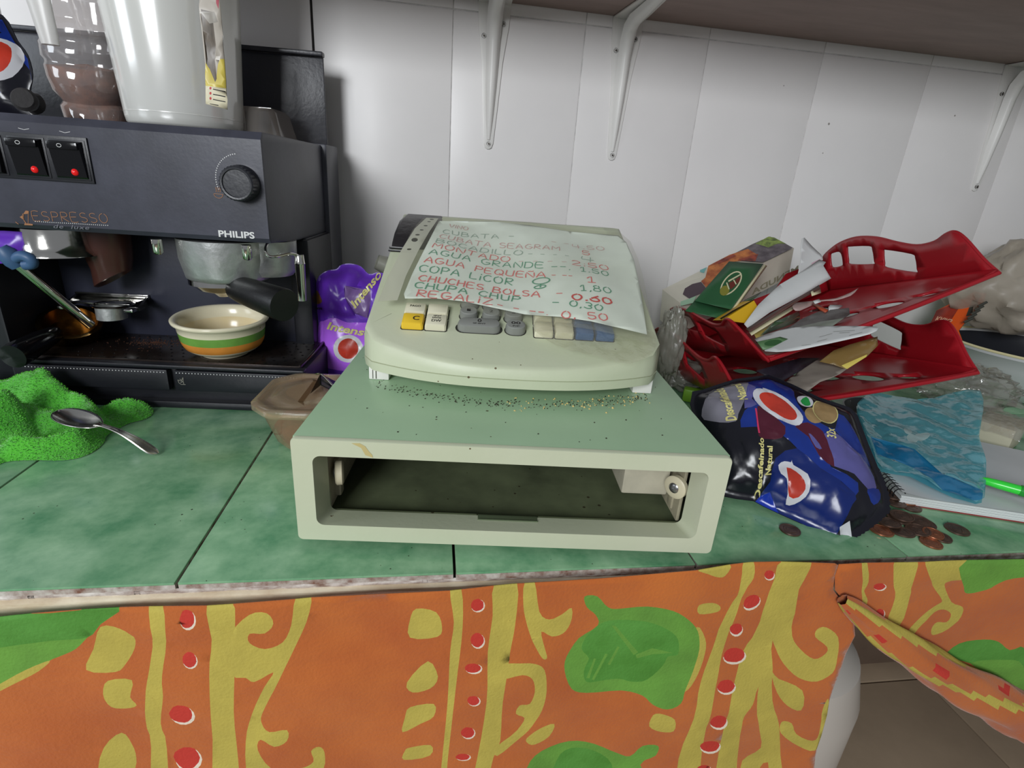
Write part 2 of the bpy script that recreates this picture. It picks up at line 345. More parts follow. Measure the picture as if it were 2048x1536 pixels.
# add soft cloudy veins to the glaze
nt = TG.node_tree; b_ = nt.nodes['Principled BSDF']; b_.inputs['Specular IOR Level'].default_value = .5
TB = M('tile_body', (120, 84, 68), .9, var=(120, .4), c2=(200, 196, 186))
ct = struct('trim_2', MB().box((-1.0, .004, -.045), (2.6, WY+.008, -.0092)), M('counter_core', (70, 62, 52), .9, var=(50, .3)))
tiles = struct('trim_3', MB().box((-1.0, .003, -.0091), (2.6, WY+.008, -.0078)), M('tile_mortar', (66, 60, 50), .95, var=(70, .4)))
X0 = .0368
for k in range(-4, 11):
    for y0, y1 in ((0, .3145), (.316, WY-.001)):
        j = random.uniform(-.0004, .0004) if y0 == 0 else 0; zt = random.uniform(-.0004, 0)
        a, b2 = X0+.2*k+.0011, X0+.2*(k+1)-.0011
        m = MB().box((a, y0+j+.0006, -.0078), (b2, y1-.0006, -.0018+zt), 0, 1).box((a, y0+j, -.0020+zt), (b2, y1, zt), .0007, 0)
        obj('tile', m, [TG, TB], tiles)
# ragged grout bead and painted edge board
GR = M('grout_white', (226, 220, 212), .9, var=(60, .5, (1, 1, 3)), c2=(120, 92, 78), bump=(150, .3))
def bead(u, v):
    x = -.6+u*2.8; n = .5*wob((x, 0), 60, 1, 3)+.5*wob((x, 0), 170, 1, 5); th = v*2*PI
    return Vector((x, .0014-abs(math.cos(th))*.0012-.0008*n, -.0078+.0020*math.sin(th)*(1+.5*n)-.0004))
struct('trim_4', MB().grid(bead, 700, 8), GR, fixn=True)
EB = M('edge_board_paint', (234, 222, 196), .7, var=(26, .3, (1, 1, 4)), c2=(196, 172, 140), bump=(90, .3), speck=(90, .05, (90, 72, 52)))
def edge(u, v):
    x = -.6+u*2.8; n = wob((x, 1), 40, .0006, 9)
    P = [(.004, -.0095), (-.001, -.0098), (-.0030, -.0108), (-.0034, -.020), (-.0030, -.040), (.004, -.042)]
    q = P[round(v*5)]; return Vector((x, q[0]+n, q[1]))
struct('trim_5', MB().grid(edge, 300, 5), EB)
struct('trim_6', MB().box((-1.4, WY-.004, -.90), (2.6, WY-.0005, -.046)), M('cupboard_back', (120, 100, 84), .6, var=(3, .2)))
# cupboard space under the counter
FL = M('floor_tile', (190, 168, 142), .35, var=(4, .12)); 
fl = struct('floor', MB().box((-1.6, -2.6, -.93), (3.2, WY, -.912)), M('floor_grout', (90, 82, 70), .9, var=(30, .2)))
for i in range(-3, 7):
    for j in range(-5, 2):
        a = 1.553+.45*(i-3); b2 = .12+.45*j
        obj('floor_tile', MB().box((a+.003, max(b2+.003, -2.6), -.911), (a+.447, min(b2+.447, WY-.002), -.9), .0012), FL, fl)
struct('wall_left', MB().box((-.75, .10, -.9), (-.70, WY, -.045)), M('side_wall', (150, 140, 128), .8, var=(8, .1)))
struct('wall_right', MB().box((2.6, -.3, -.9), (2.66, WY+.05, 1.25)), M('side_wall', (150, 140, 128), .8))
# something white and rounded standing in the cupboard behind the curtain edge
gb = thing('gas_bottle', 'white rounded container in the cupboard, half hidden behind the orange curtain edge', 'container', (.835, .33, -.95))
PBW = M('bottle_white', (205, 198, 188), .35)
obj('body', MB().lathe([(.001, 0), (.14, 0), (.15, .02), (.152, .44), (.135, .51), (.08, .55), (.04, .56)], (.835, .33, -.95), n=48), PBW, gb)
obj('neck_ring', MB().lathe([(.05, .552), (.085, .556), (.085, .60), (.078, .604), (.074, .558)], (.835, .33, -.95), n=32), M('ring_grey', (120, 116, 112), .5), gb)
obj('valve', MB().lathe([(.001, .56), (.018, .56), (.018, .59), (.028, .592), (.028, .612), (.001, .614)], (.835, .33, -.95), n=20), SCR, gb)

# ------------------------------------------------------------------ curtain below the counter
OR = M('cloth_orange', (190, 104, 38), .85, var=(10, .13), c2=(170, 84, 30), bump=(420, .25), sheen=.2)
OY = M('cloth_yellow', (190, 174, 78), .85, var=(20, .10), bump=(420, .25), speck=(160, .06, (166, 146, 62)))
ORE = M('cloth_red', (188, 54, 42), .85, bump=(420, .25)); OW = M('cloth_white', (222, 210, 190), .85, bump=(420, .25))
OG = M('cloth_green', (106, 160, 62), .85, var=(22, .14), bump=(420, .25)); OD = M('cloth_dark_green', (70, 128, 42), .85, var=(24, .25), c2=(88, 150, 62), bump=(420, .25))
OO = M('cloth_amber', (202, 128, 48), .85, var=(16, .1), bump=(420, .25))
CP = Plane((0, -.0125, 0), (1, 0, 0), (0, 0, 1))
z7 = lambda P: [(x/2, 1100+y/2) for x, y in P]
z8 = lambda P: [(1024+x/2, 1080+y/2) for x, y in P]
R_ = []
def reg(P, mi, z=z7, k=3): R_.append((CP.uvs(sm(z(P), k)), mi))
def dot(cx, cy, rx, ry, z, a=0, wa=-40):
    w_ = [(x+rx*.18*math.cos(math.radians(wa)), y-ry*.25*math.sin(math.radians(wa))) for x, y in ell(cx, cy, rx*1.06, ry*1.06, a, 14)]
    R_.append((CP.uvs(z(w_)), 4)); R_.append((CP.uvs(z([(x+random.uniform(-.05, .05)*rx, y+random.uniform(-.05, .05)*ry) for x, y in ell(cx, cy, rx, ry, a, 14)])), 3))
reg([(640, 225), (760, 225), (830, 400), (760, 700), (690, 760), (660, 600)], 1+6-1, z7) if False else None
reg([(-160, 270), (200, 262), (470, 235), (400, 300), (350, 350), (300, 400), (240, 430), (190, 450), (100, 500), (0, 545), (-160, 620)], 5)
reg([(-160, 262), (200, 250), (478, 228), (400, 300), (345, 355), (200, 365), (-160, 390)], 6)
reg([(-100, 590), (0, 535), (100, 482), (195, 448), (150, 490), (60, 535), (-100, 610)], 2)
for P in ([(400, 310), (480, 315), (535, 350), (535, 400), (500, 460), (460, 490), (340, 487), (370, 400)], [(430, 525), (528, 520), (520, 590), (545, 625), (500, 640), (440, 635), (410, 580)], [(480, 742), (520, 790), (540, 840), (520, 900), (400, 900), (410, 800)],
  [(598, 215), (655, 215), (668, 360), (650, 500), (655, 580), (640, 700), (665, 800), (670, 1100), (600, 1100), (600, 800), (578, 690), (585, 560), (600, 460), (612, 350)],
  [(835, 205), (935, 200), (945, 300), (940, 500), (940, 700), (960, 880), (965, 1100), (860, 1100), (850, 760), (840, 500), (850, 350)],
  [(930, 330), (1000, 250), (1070, 245), (1095, 290), (1060, 330), (1000, 330), (1000, 370), (1060, 395), (1130, 370), (1165, 300), (1185, 185), (1245, 180), (1225, 290), (1160, 430), (1100, 550), (1050, 650), (1050, 690), (1080, 720), (1150, 712), (1150, 755), (1100, 775), (1045, 750), (1035, 790), (1090, 860), (1200, 865), (1255, 840), (1245, 800), (1275, 785), (1298, 810), (1295, 870), (1240, 900), (1100, 920), (1000, 900), (985, 760), (1010, 650), (1060, 540), (1095, 485), (1020, 520), (985, 505), (930, 490)],
  [(1665, 230), (1745, 240), (1768, 300), (1750, 340), (1640, 350), (1640, 280)], [(1712, 440), (1752, 500), (1720, 550), (1650, 570), (1628, 530)], [(1640, 630), (1735, 608), (1735, 660), (1680, 690), (1610, 730), (1620, 670)], [(1640, 785), (1722, 772), (1720, 815), (1615, 838), (1620, 800)],
  [(1800, 150), (1845, 150), (1850, 300), (1830, 480), (1805, 700), (1785, 900), (1775, 1100), (1740, 1100), (1765, 860), (1790, 600), (1800, 400), (1815, 280)],
  [(1975, 140), (2068, 130), (2060, 300), (2040, 400), (2010, 600), (2000, 760), (1960, 870), (1940, 1100), (1850, 1100), (1910, 820), (1945, 600), (1950, 400), (1970, 260)]): reg(P, 2)
for d in ((755, 265, 30, 36), (762, 432, 28, 30), (725, 655, 48, 38), (745, 835, 52, 45), (1908, 212, 26, 24), (1908, 353, 26, 28), (1890, 460, 32, 20), (1893, 592, 24, 18), (1870, 722, 26, 22), (1850, 822, 28, 12)): dot(*d, z7)
for P in ([(50, 170), (90, 165), (110, 290), (150, 320), (200, 300), (240, 275), (235, 340), (205, 380), (160, 390), (118, 370), (130, 430), (140, 470), (120, 470), (85, 410), (60, 340), (45, 260)],
  [(-40, 490), (30, 485), (90, 490), (130, 520), (138, 600), (120, 680), (80, 745), (30, 790), (-60, 860), (-60, 820), (20, 760), (50, 710), (15, 690), (30, 655), (70, 650), (90, 600), (80, 550), (40, 530), (-40, 540)], [(60, 790), (110, 755), (170, 740), (150, 790), (90, 820), (60, 810)],
  [(745, 255), (800, 248), (832, 265), (820, 285), (745, 290)], [(560, 690), (600, 685), (645, 705), (640, 750), (590, 755), (545, 735)], [(740, 110), (870, 95), (850, 140), (820, 145), (780, 130)],
  [(925, 85), (965, 85), (965, 150), (930, 210), (900, 290), (850, 420), (820, 540), (790, 680), (760, 790), (720, 1100), (640, 1100), (660, 860), (720, 700), (750, 560), (800, 430), (840, 320), (900, 220), (915, 160)],
  [(1075, 82), (1195, 82), (1150, 200), (1125, 340), (1050, 400), (1040, 540), (985, 590), (960, 650), (925, 700), (910, 780), (880, 1100), (800, 1100), (830, 800), (860, 680), (890, 560), (930, 450), (980, 370), (1020, 250), (1050, 150)],
  [(1125, 300), (1125, 390), (1160, 445), (1210, 478), (1250, 460), (1262, 430), (1215, 390), (1225, 360), (1260, 352), (1305, 390), (1300, 470), (1280, 530), (1220, 565), (1150, 555), (1090, 500), (1060, 440), (1050, 380)],
  [(1000, 540), (1045, 480), (1040, 640), (1070, 740), (1080, 870), (1085, 1100), (1030, 1100), (1030, 900), (960, 960), (920, 960), (925, 890), (1000, 840), (990, 760), (975, 660)],
  [(1040, 530), (1070, 560), (1160, 600), (1155, 680), (1100, 660), (1060, 610)], [(1080, 730), (1120, 735), (1140, 780), (1200, 800), (1225, 770), (1235, 690), (1250, 640), (1262, 640), (1250, 780), (1210, 840), (1150, 830), (1080, 780)]): reg(P, 2, z8)
reg([(735, 340), (770, 390), (768, 450), (740, 530), (700, 590), (670, 590), (700, 450)], 2, z8)
reg([(290, 225), (340, 222), (385, 270), (430, 275), (540, 258), (640, 275), (700, 310), (740, 360), (745, 430), (720, 520), (690, 590), (670, 640), (615, 665), (560, 650), (520, 620), (440, 605), (300, 618), (240, 600), (212, 530), (220, 470), (270, 400), (345, 345), (335, 300), (300, 270)], 5, z8)
reg([(370, 330), (440, 318), (540, 322), (620, 350), (660, 390), (660, 450), (620, 460), (600, 500), (540, 560), (480, 570), (430, 560), (360, 570), (300, 575), (290, 530), (310, 480), (280, 440), (310, 380)], 6, z8)
for P in ([(400, 345), (415, 345), (505, 450), (488, 462)], [(330, 570), (322, 565), (375, 460), (385, 462)], [(385, 505), (425, 430), (432, 434), (395, 508)], [(495, 460), (560, 430), (640, 445), (560, 455), (500, 475)], [(300, 560), (330, 480), (338, 482), (312, 562)]): R_.append((CP.uvs(z8(P)), 5))
reg([(60, 905), (120, 850), (230, 815), (330, 820), (420, 850), (470, 860), (520, 815), (580, 812), (570, 850), (510, 890), (520, 1000), (60, 1000)], 5, z8)
reg([(180, 890), (240, 845), (330, 850), (400, 900), (380, 1000), (170, 1000)], 6, z8)
for d in ((1028, 137, 20, 18), (960, 250, 36, 24, -30), (898, 358, 26, 24), (890, 465, 46, 28), (853, 580, 36, 26), (820, 715, 34, 26), (788, 815, 40, 24), (760, 905, 30, 16)): dot(*d[:4], z8, d[4] if len(d) > 4 else 0, -70)
LC = [(-160, 1238), (0, 1229), (250, 1214), (620, 1195), (1024, 1168), (1200, 1155), (1390, 1137), (1499, 1124), (1561, 1122), (1668, 1125), (1674, 1128), (1666, 1150), (1664, 1177), (1685, 1205), (1706, 1233), (1709, 1270), (1692, 1304), (1678, 1341), (1666, 1370), (1656, 1398), (1652, 1426), (1641, 1469), (1629, 1511), (1625, 1545), (1560, 2300), (-160, 2300)]
def hem(u): return CP.uv(u, 0)
def cloth(u, v):
    h = .0018*math.sin(u*34+1.2*math.sin(v*9))*min(1, max(0, -v*7+.25))+wob((u, v), 14, .003, 2)+wob((u*.7, v*2.2), 34, .0012, 4)
    e = .012*max(0, u-.6)*0
    hemz = -.034+.04*max(0, u-.1)*.6; d = v-hemz
    h += .0009/(1+math.exp(max(-60, min(60, -d*2200))))
    return CP.P(u, v, h)
MT = [OR, OO, OY, ORE, OW, OG, OD]
tag(obj('curtain', patch(CP.uvs(LC), cloth, .009, R_), MT, solid=.0009, smooth=80, fixn=False), 'orange cotton curtain printed with green leaves and yellow scrolls, hanging below the counter', 'curtain')
R_ = []
for P in ([(1398, 70), (1417, 70), (1418, 160), (1405, 200), (1420, 240), (1405, 265), (1395, 200)], [(1530, 70), (1615, 70), (1595, 170), (1590, 230), (1550, 340), (1500, 330), (1530, 230), (1520, 160)],
  [(1650, 110), (1660, 70), (1820, 70), (1810, 150), (1750, 160), (1730, 180), (1760, 250), (1805, 270), (1800, 310), (1750, 360), (1690, 385), (1680, 360), (1700, 330), (1740, 330), (1760, 300), (1730, 280), (1690, 290), (1640, 340), (1600, 380), (1580, 370), (1640, 300), (1700, 260), (1720, 240), (1680, 180)]): reg(P, 2, z8)
reg([(1820, 70), (2300, 50), (2300, 110), (2048, 140), (1950, 170), (1900, 200), (1830, 218), (1810, 190)], 5, z8)
reg([(1750, 470), (1800, 425), (1900, 405), (1950, 410), (1990, 440), (2048, 430), (2048, 570), (1980, 520), (1840, 500)], 6, z8); reg([(1840, 500), (1980, 480), (2040, 500), (2060, 640), (1960, 560)], 5, z8)
dot(1465, 182, 24, 15, z8); dot(1470, 292, 18, 20, z8)
RC = [(1676, 1127), (1900, 1119), (2048, 1116), (2260, 1110), (2260, 1560), (2048, 1440), (1950, 1385), (1850, 1325), (1760, 1262), (1690, 1205), (1668, 1178), (1667, 1150)]
cur2 = tag(obj('curtain', patch(CP.uvs(RC), cloth, .009, R_), MT, solid=.0009, smooth=80, fixn=False), 'second orange printed curtain at the right, with its lower part rolled up', 'curtain')
# rolled lower edge of the second curtain: a twisted tapering roll, striped lengthways
rollc = [(1672, 1186, 8), (1700, 1208, 15), (1760, 1256, 22), (1850, 1318, 29), (1950, 1376, 36), (2048, 1426, 42), (2160, 1482, 48), (2300, 1550, 52)]
cl = sm([(*CP.uv(x, y), r*.00060) for x, y, r in rollc], 8, False); rings = []; mi = []; n = 28
for i, (u, v, r) in enumerate(cl):
    a = cl[max(0, i-1)]; b2 = cl[min(len(cl)-1, i+1)]; t = Vector((b2[0]-a[0], b2[1]-a[1])).normalized(); nn = Vector((-t.y, t.x)); rr = []
    for k in range(n):
        th = 2*PI*k/n; rad = r*(1+.10*math.sin(3*th+u*60)+.06*math.sin(7*th-u*40)); q = Vector((u, v))+nn*rad*math.cos(th)
        rr.append(CP.P(q.x, q.y, .008+rad*.75*math.sin(th)))
    rings.append(rr)
for i in range(len(cl)-1):
    for k in range(n):
        ph = (k/n+cl[i][0]*1.6) % 1; mi.append(2 if ph < .13 or .36 < ph < .42 else (3 if (.24 < ph < .3 and i % 9 in (4, 5)) else 0))
mb = MB(); mb.loft(rings, cap=False); mb.m = mi
obj('rolled_hem', mb, MT, cur2, smooth=70)

# ------------------------------------------------------------------ cash drawer housing
BG = M('till_plastic', (196, 200, 174), .42, var=(5, .05), c2=(184, 192, 162), bump=(220, .05), speck=(70, .035, (110, 100, 76)))
BT = M('till_painted_steel', (166, 196, 160), .36, var=(5, .08), c2=(154, 184, 148), bump=(160, .04), speck=(60, .03, (84, 84, 60)))
BF = M('till_inner_floor', (112, 122, 90), .5, var=(14, .3), speck=(70, .08, (60, 56, 38)))
DRZ = -.1024; DX, DY = .1141, .0333
dm = Matrix.Translation((DX, DY, .01)) @ Matrix.Rotation(DRZ, 4, 'Z')
dr = thing('cash_drawer_housing', 'pale green empty cash drawer housing with an open front, under the cash register', 'cash drawer', (DX, DY, .01), DRZ)
DW, DH, DD = .3345, .0893, .37
def rrect(x0, x1, z0, z1, r, n=5):
    o = []
    for cx, cz, a in ((x1-r, z0+r, -90), (x1-r, z1-r, 0), (x0+r, z1-r, 90), (x0+r, z0+r, 180)): o += ell(cx, cz, r, r, 0, n, a, a+90)
    return o
def frame(mb, y0, y1, o, i):   # bezel ring between two outlines of equal count
    O0 = [Vector((x, y0+.0012, z)) for x, z in o]; O00 = [Vector((x*.9975+.0004, y0, z*.99+.0004)) for x, z in o]
    I0 = [Vector((x, y0, z)) for x, z in i]; cx, cz = DW/2, DH/2
    I1 = [Vector((cx+(x-cx)*.975, y1, z-.0022 if z < cz else z+.001)) for x, z in i]; O1 = [Vector((x, y1, z)) for x, z in o]
    O1 = [Vector((x, y0+.0045, z)) for x, z in o]
    I1b = [Vector((cx+(x-cx)*.985, y1, cz+(z-cz)*.93)) for x, z in i]
    mb.loft([O1, O0, O00, I0, I1], cap=False)
m = MB(); frame(m, 0, .024, rrect(0, DW, 0, DH, .004), rrect(.0155, .3185, .0145, .0755, .006)); obj('bezel', m, BG, dr, world=False)
m = MB().box((.0008, .0046, DH-.0016), (DW-.0008, DD, DH-.0003), .0005); obj('top_panel', m, BT, dr, world=False)
m = MB().box((.0006, .0046, .001), (.0022, DD, DH-.0017)).box((DW-.0022, .0046, .001), (DW-.0006, DD, DH-.0017)).box((.0022, DD-.0015, .001), (DW-.0022, DD, DH-.0017)); obj('side_panels', m, BT, dr, world=False)
DKI = M('till_inner_shade', (56, 58, 48), .6, var=(30, .2))  # dark lining added inside; its colour stands for the deep shade there
obj('inner_shade_lining', MB().box((.0026, .0250, DH-.0026), (DW-.0026, DD-.003, DH-.0018)).box((.0026, DD-.0032, .0034), (DW-.0026, DD-.0022, DH-.0027)).box((.0024, .0250, .0034), (.0032, DD-.0033, DH-.0027)).box((DW-.0032, .0250, .0034), (DW-.0024, DD-.0033, DH-.0027)), DKI, dr, world=False)
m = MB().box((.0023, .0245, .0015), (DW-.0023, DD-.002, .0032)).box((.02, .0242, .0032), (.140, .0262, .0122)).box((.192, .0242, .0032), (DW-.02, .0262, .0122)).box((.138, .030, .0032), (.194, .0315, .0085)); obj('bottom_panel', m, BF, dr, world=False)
m = MB().box((.141, .0165, .0122), (.191, .0246, .0128), .0002).box((.141, .0163, .0128), (.191, .0168, .0140)); obj('latch_shade_plate', m, M('latch_shade', (86, 98, 72), .6), dr, world=False)  # flat dark plate on the sill paints the shade of the latch notch
RW = M('roller_nylon', (196, 188, 160), .4, speck=(200, .08, (80, 60, 40)))
for sx, xx in ((1, .0255), (-1, .3085)):
    br = obj('rail', MB().box((xx-.003-sx*.007, .030, .010), (xx+.000-sx*.007, .26, .070), .001).box((xx-.006*sx-.004, .042, .014), (xx-.006*sx+.004, .052, .050), .002), M('rail_zinc', (172, 164, 138), .5, 0, var=(30, .3)), dr, world=False)
    ro = obj('roller', MB().lathe([(.0001, -.0035), (.0085, -.0033), (.0102, -.002), (.0102, .0022), (.0085, .0034), (.0001, .0034)], (xx, .033, .0425), (-sx if sx > 0 else 1*sx*.8, -.25 if sx > 0 else -.65, 0), 28), RW, br, world=False)
    obj('axle', MB().lathe([(.0001, .0030), (.0042, .0030), (.0046, .0040), (.0030, .0052), (.0012, .0052), (.0010, .0040), (.0001, .0040)], (xx, .033, .0425), (-sx if sx > 0 else 1*sx*.8, -.25 if sx > 0 else -.65, 0), 18), M('axle_steel', (150, 150, 150), .25, .9), br, world=False)
obj('inner_block', MB().box((.268, .052, .022), (.3095, .16, .073), .002), M('block_cream', (196, 190, 168), .5, var=(20, .15)), dr, world=False)
for x, y in ((.02, .03), (DW-.02, .03), (.02, DD-.03), (DW-.02, DD-.03)): obj('foot', MB().lathe([(.0001, -.0099), (.008, -.0099), (.009, 0), (.0001, 0)], (x, y, .0005), n=14), M('rubber', (30, 30, 30), .8), dr, world=False)
# drip stain on the bezel
obj('stain', MB().add([dm @ Vector((x, -.0002, z)) for x, z in [(.045, .0875), (.052, .084), (.055, .078), (.0605, .0762), (.0600, .0785), (.0575, .0815), (.055, .0855), (.051, .0878)]], [tuple(range(8))]), M('stain_brown', (186, 172, 116), .5), dr, smooth=0)
# crumbs on the drawer top
def crumbs(name, lab, N, mat_, size, pos):
    m = MB()
    for _ in range(N):
        x, y = pos(); s = size*random.uniform(.4, 1.3); h = s*random.uniform(.5, .9)
        V = [dm @ Vector((x+s*random.uniform(.6, 1.1)*math.cos(t), y+s*random.uniform(.6, 1.1)*math.sin(t), DH-.0002)) for t in (0, 1.3, 2.5, 3.8, 5)]+[dm @ Vector((x, y, DH+h))]
        m.add(V, [(0, 1, 5), (1, 2, 5), (2, 3, 5), (3, 4, 5), (4, 0, 5)])
    o = obj(name, m, mat_, kind='stuff'); return tag(o, lab, 'crumbs')
def arc(lo=.04, hi=.30, sd=.006):
    def f():
        x = random.uniform(lo, hi); t = (x-.166)/.14; return x, .082+.038*t*t+random.gauss(0, sd)+.004
    return f
crumbs('dark_crumbs', 'dark coffee crumbs lying along the front edge under the cash register', 330, M('crumb_dark', (46, 38, 24), .9), .0008, arc())
crumbs('dark_specks', 'scattered dark specks on the pale green drawer top', 46, M('crumb_dark', (46, 38, 24), .9), .0008, lambda: (random.uniform(.01, .325), random.uniform(.012, .2)))
crumbs('light_crumbs', 'yellowish crumbs near the right foot of the cash register', 75, M('crumb_yellow', (214, 190, 120), .8), .0012, arc(.16, .30, .009))

# ------------------------------------------------------------------ cash register
cr = thing('cash_register', 'pale green cash register on white feet, its keys half covered by a price list', 'cash register', (DX, DY, .01), DRZ)
ZB = .103; KS = .40; ztop = lambda y: .1235+KS*(y-.085)
def outline(ins=0, n=26):
    P = []; xl, xr = .0265+ins, .3075-ins
    for i in range(n+1):
        t = -1+2*i/n; x = .167+(xr-xl)/2*math.copysign(abs(t)**.92, t); P.append((x, .0825+ins+.036*abs(t)**2.3+(.010 if abs(t) > .999 else 0)))
    yb = .372-ins; P += [(xr, .15), (xr, .22), (xr, .30), (xr, yb-.012), (xr-.004, yb-.003), (xr-.014, yb), (.25, yb), (.167, yb), (.09, yb), (xl+.014, yb), (xl+.004, yb-.003), (xl, yb-.012), (xl, .30), (xl, .22), (xl, .15)]
    return P
m = MB()
ring = lambda ins, zf: [Vector((x, y, zf(y))) for x, y in outline(ins)]
cap = lambda y: min(ztop(y), .1235+KS*.262)
m.loft([ring(.006, lambda y: ZB), ring(.001, lambda y: ZB+.0015), ring(0, lambda y: ZB+.010)], cap=True)
obj('lower_case', m, BG, cr, world=False, smooth=35)
m = MB(); m.loft([ring(.0015, lambda y: ZB+.0095), ring(.0003, lambda y: ZB+.0108), ring(.0004, lambda y: max(ZB+.012, cap(y)-.009)), ring(.0012, lambda y: cap(y)-.0014), ring(.0026, lambda y: cap(y)-.0001), ring(.006, lambda y: cap(y)+.0002), ring(.022, lambda y: cap(y)+.0003)], cap=False)
inn = outline(.022); k = len(inn)
m.add([Vector((x, y, cap(y)+.0003)) for x, y in inn]+[Vector((.167, yy, cap(yy)+.0003)) for yy in (.12, .16, .2, .24, .28, .32)], [])
# fill the top by strips between left and right sides
P = [(x, y) for x, y in inn]
top = patch(P, lambda u, v: Vector((u, v, cap(v)+.0003)), .02); m.add(top.v, top.f)
obj('upper_case', m, BG, cr, world=False, smooth=35)
obj('keyboard_frame', MB().add([Vector((x, y, cap(y)+.0004)) for x, y in [(.037, .135), (.30, .135), (.30, .33), (.037, .33)]]+[Vector((x, y, cap(y)+.0018)) for x, y in [(.040, .139), (.297, .139), (.297, .326), (.040, .326)]], [(0, 1, 5, 4), (1, 2, 6, 5), (2, 3, 7, 6), (3, 0, 4, 7), (4, 5, 6, 7)]), M('keyboard_plate', (186, 192, 160), .5), cr, world=False, smooth=0) if False else None
WF = M('foot_white', (222, 220, 214), .4)
for x, y in ((.0395, .129), (.2965, .129), (.04, .345), (.295, .345)):
    obj('foot', MB().box((x-.0095, y, DH), (x+.0095, y+.022, ZB+.001), .0012), WF, cr, world=False)
    if y < .2 and x < .1: obj('foot_groove', MB().box((x-.003, y-.0003, DH+.001), (x-.0022, y+.001, ZB-.001)).box((x-.006, y-.0003, DH+.001), (x-.0054, y+.001, ZB-.001)), M('recess_dark', (58, 60, 44), .8), cr, world=False)
# keys, found on the sloping key plane
KP = Plane(dm @ Vector((0, .085, .1235)), dm.to_3x3() @ Vector((1, 0, 0)), dm.to_3x3() @ Vector((0, 1, KS)))
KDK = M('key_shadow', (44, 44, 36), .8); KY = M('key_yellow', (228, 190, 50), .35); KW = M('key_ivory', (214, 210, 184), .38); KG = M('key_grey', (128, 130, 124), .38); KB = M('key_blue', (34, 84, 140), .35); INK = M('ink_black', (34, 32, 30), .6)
def key(u0, u1, v0, v1, m_, h=.0075, txt=None, rnd=0):
    """one key: tapered block on the key plane, with its legend"""
    uc, vc = (u0+u1)/2, (v0+v1)/2; hw, hv = (u1-u0)/2, (v1-v0)/2; rings = []
    def R(s, hgt, dv=0):
        if rnd: return [KP.P(uc+a*s, vc+b2*s+dv, hgt) for a, b2 in rr_]
        return [KP.P(uc+a*hw*s, vc+b2*hv*s+dv, hgt) for a, b2 in rr_]
    if rnd: r_ = hv; rr_ = ell(hw-r_, 0, r_, r_, 0, 8, -90, 90)+ell(-(hw-r_), 0, r_, r_, 0, 8, 90, 270)
    else: rr_ = [(-1, -.86), (-.86, -1), (.86, -1), (1, -.86), (1, .86), (.86, 1), (-.86, 1), (-1, .86)]
    mb = MB().loft([R(1.0, 0), R(.985, h*.6), R(.93, h*.93), R(.84, h)])
    kk = obj('key', mb, m_, cr, smooth=35)
    obj('key_shade_plate', MB().loft([R(1.09, .0003), R(1.09, .0006)]), KDK, kk, smooth=0)  # dark plate round the key, painting the shadow in its gap
    if txt:
        t = MB()
        for s, a, b2, c, hh in txt: text_on(t, s, lambda u, v: KP.P(u, v, h+.0003), (uc+a*hw, vc+b2*hv), (uc+c*hw, vc+b2*hv), hh)
        obj('legend', t, INK, kk, smooth=0)
u_ = lambda x, y: KP.uv(x, y)
ua, va = u_(802, 660); ub, vb = u_(846, 660); uc, vc = u_(849, 662); ud, vd = u_(892, 664)
V0 = va+.001; KHt = .0175
key(ua, ub, V0, V0+KHt, KY, txt=[('C', .0, -.35, .6, .0064)]); key(ua, ub, V0+KHt+.0012, V0+2*KHt, KW, txt=[('PAGO', -.5, .0, .5, .003)])
key(uc, ud, V0, V0+KHt, KW, txt=[('qty/', -.3, .55, .45, .0022), ('time', -.4, .15, .45, .0026), ('DW', -.4, -.45, .5, .0036)]); key(uc, ud, V0+KHt+.0012, V0+2*KHt, KW)
ue, _ = u_(913, 668); uf, _ = u_(1001, 668); ug, _ = u_(1010, 668); uh, _ = u_(1051, 668)
key(ue, uf, V0, V0+.0145, KG, .0085, [('0', -.08, -.05, .1, .0044), ('SP-ENT', -.28, -.5, .3, .0018)], 1); key(ug, uh, V0, V0+.0145, KG, .0085, [('00', -.45, -.05, .45, .0038), ('P/P', -.3, -.6, .35, .0018)], 1)
for r in range(1, 4):
    for c in range(3):
        uu = ue+c*(uh-ue)/3; key(uu+.001, uu+(uh-ue)/3-.003, V0+r*.0185, V0+r*.0185+.0145, KG, .0085, [(str(3*(r-1)+c+1), -.2, -.3, .2, .004)], 1)
ui, _ = u_(1068, 672); 
for c, m_ in enumerate((KW, KW, KB, KB)):
    w_ = .0188 if c < 2 else .0185
    for r in range(2): key(ui+c*.0195, ui+c*.0195+w_-.001, V0-.0015+r*(KHt+.0012), V0-.0015+r*(KHt+.0012)+KHt, m_)
# raised display at the back left, black window with crinkled film
m = MB(); dr_ = []
for y, h0, h1, x0, x1 in ((.268, -.001, .0015, .0275, .066), (.275, -.001, .0045, .0270, .070), (.292, -.001, .0065, .0268, .075), (.325, -.001, .0050, .0275, .079), (.350, -.001, .0015, .031, .080), (.366, -.004, -.002, .038, .080)):
    dr_.append([Vector((x0, y, cap(y)+h0-.004)), Vector((x0+.0008, y, cap(y)+h1-.002)), Vector((x0+.004, y, cap(y)+h1)), Vector((x1-.004, y, cap(y)+h1)), Vector((x1, y, cap(y)+h0)), Vector((x1, y, cap(y)+h0-.003))])
m.loft(dr_)
dsp = obj('display', m, M('display_black', (40, 38, 40), .3, bump=(60, .5)), cr, world=False, smooth=30)
obj('display_strip', MB().box((.0262, .2585, cap(.263)-.0008), (.055, .2610, cap(.263)+.0016), .0006).box((.0262, .2640, cap(.263)+.0015), (.055, .2675, cap(.263)+.0042), .0006), M('strip_black', (18, 18, 18), .3), dsp, world=False)

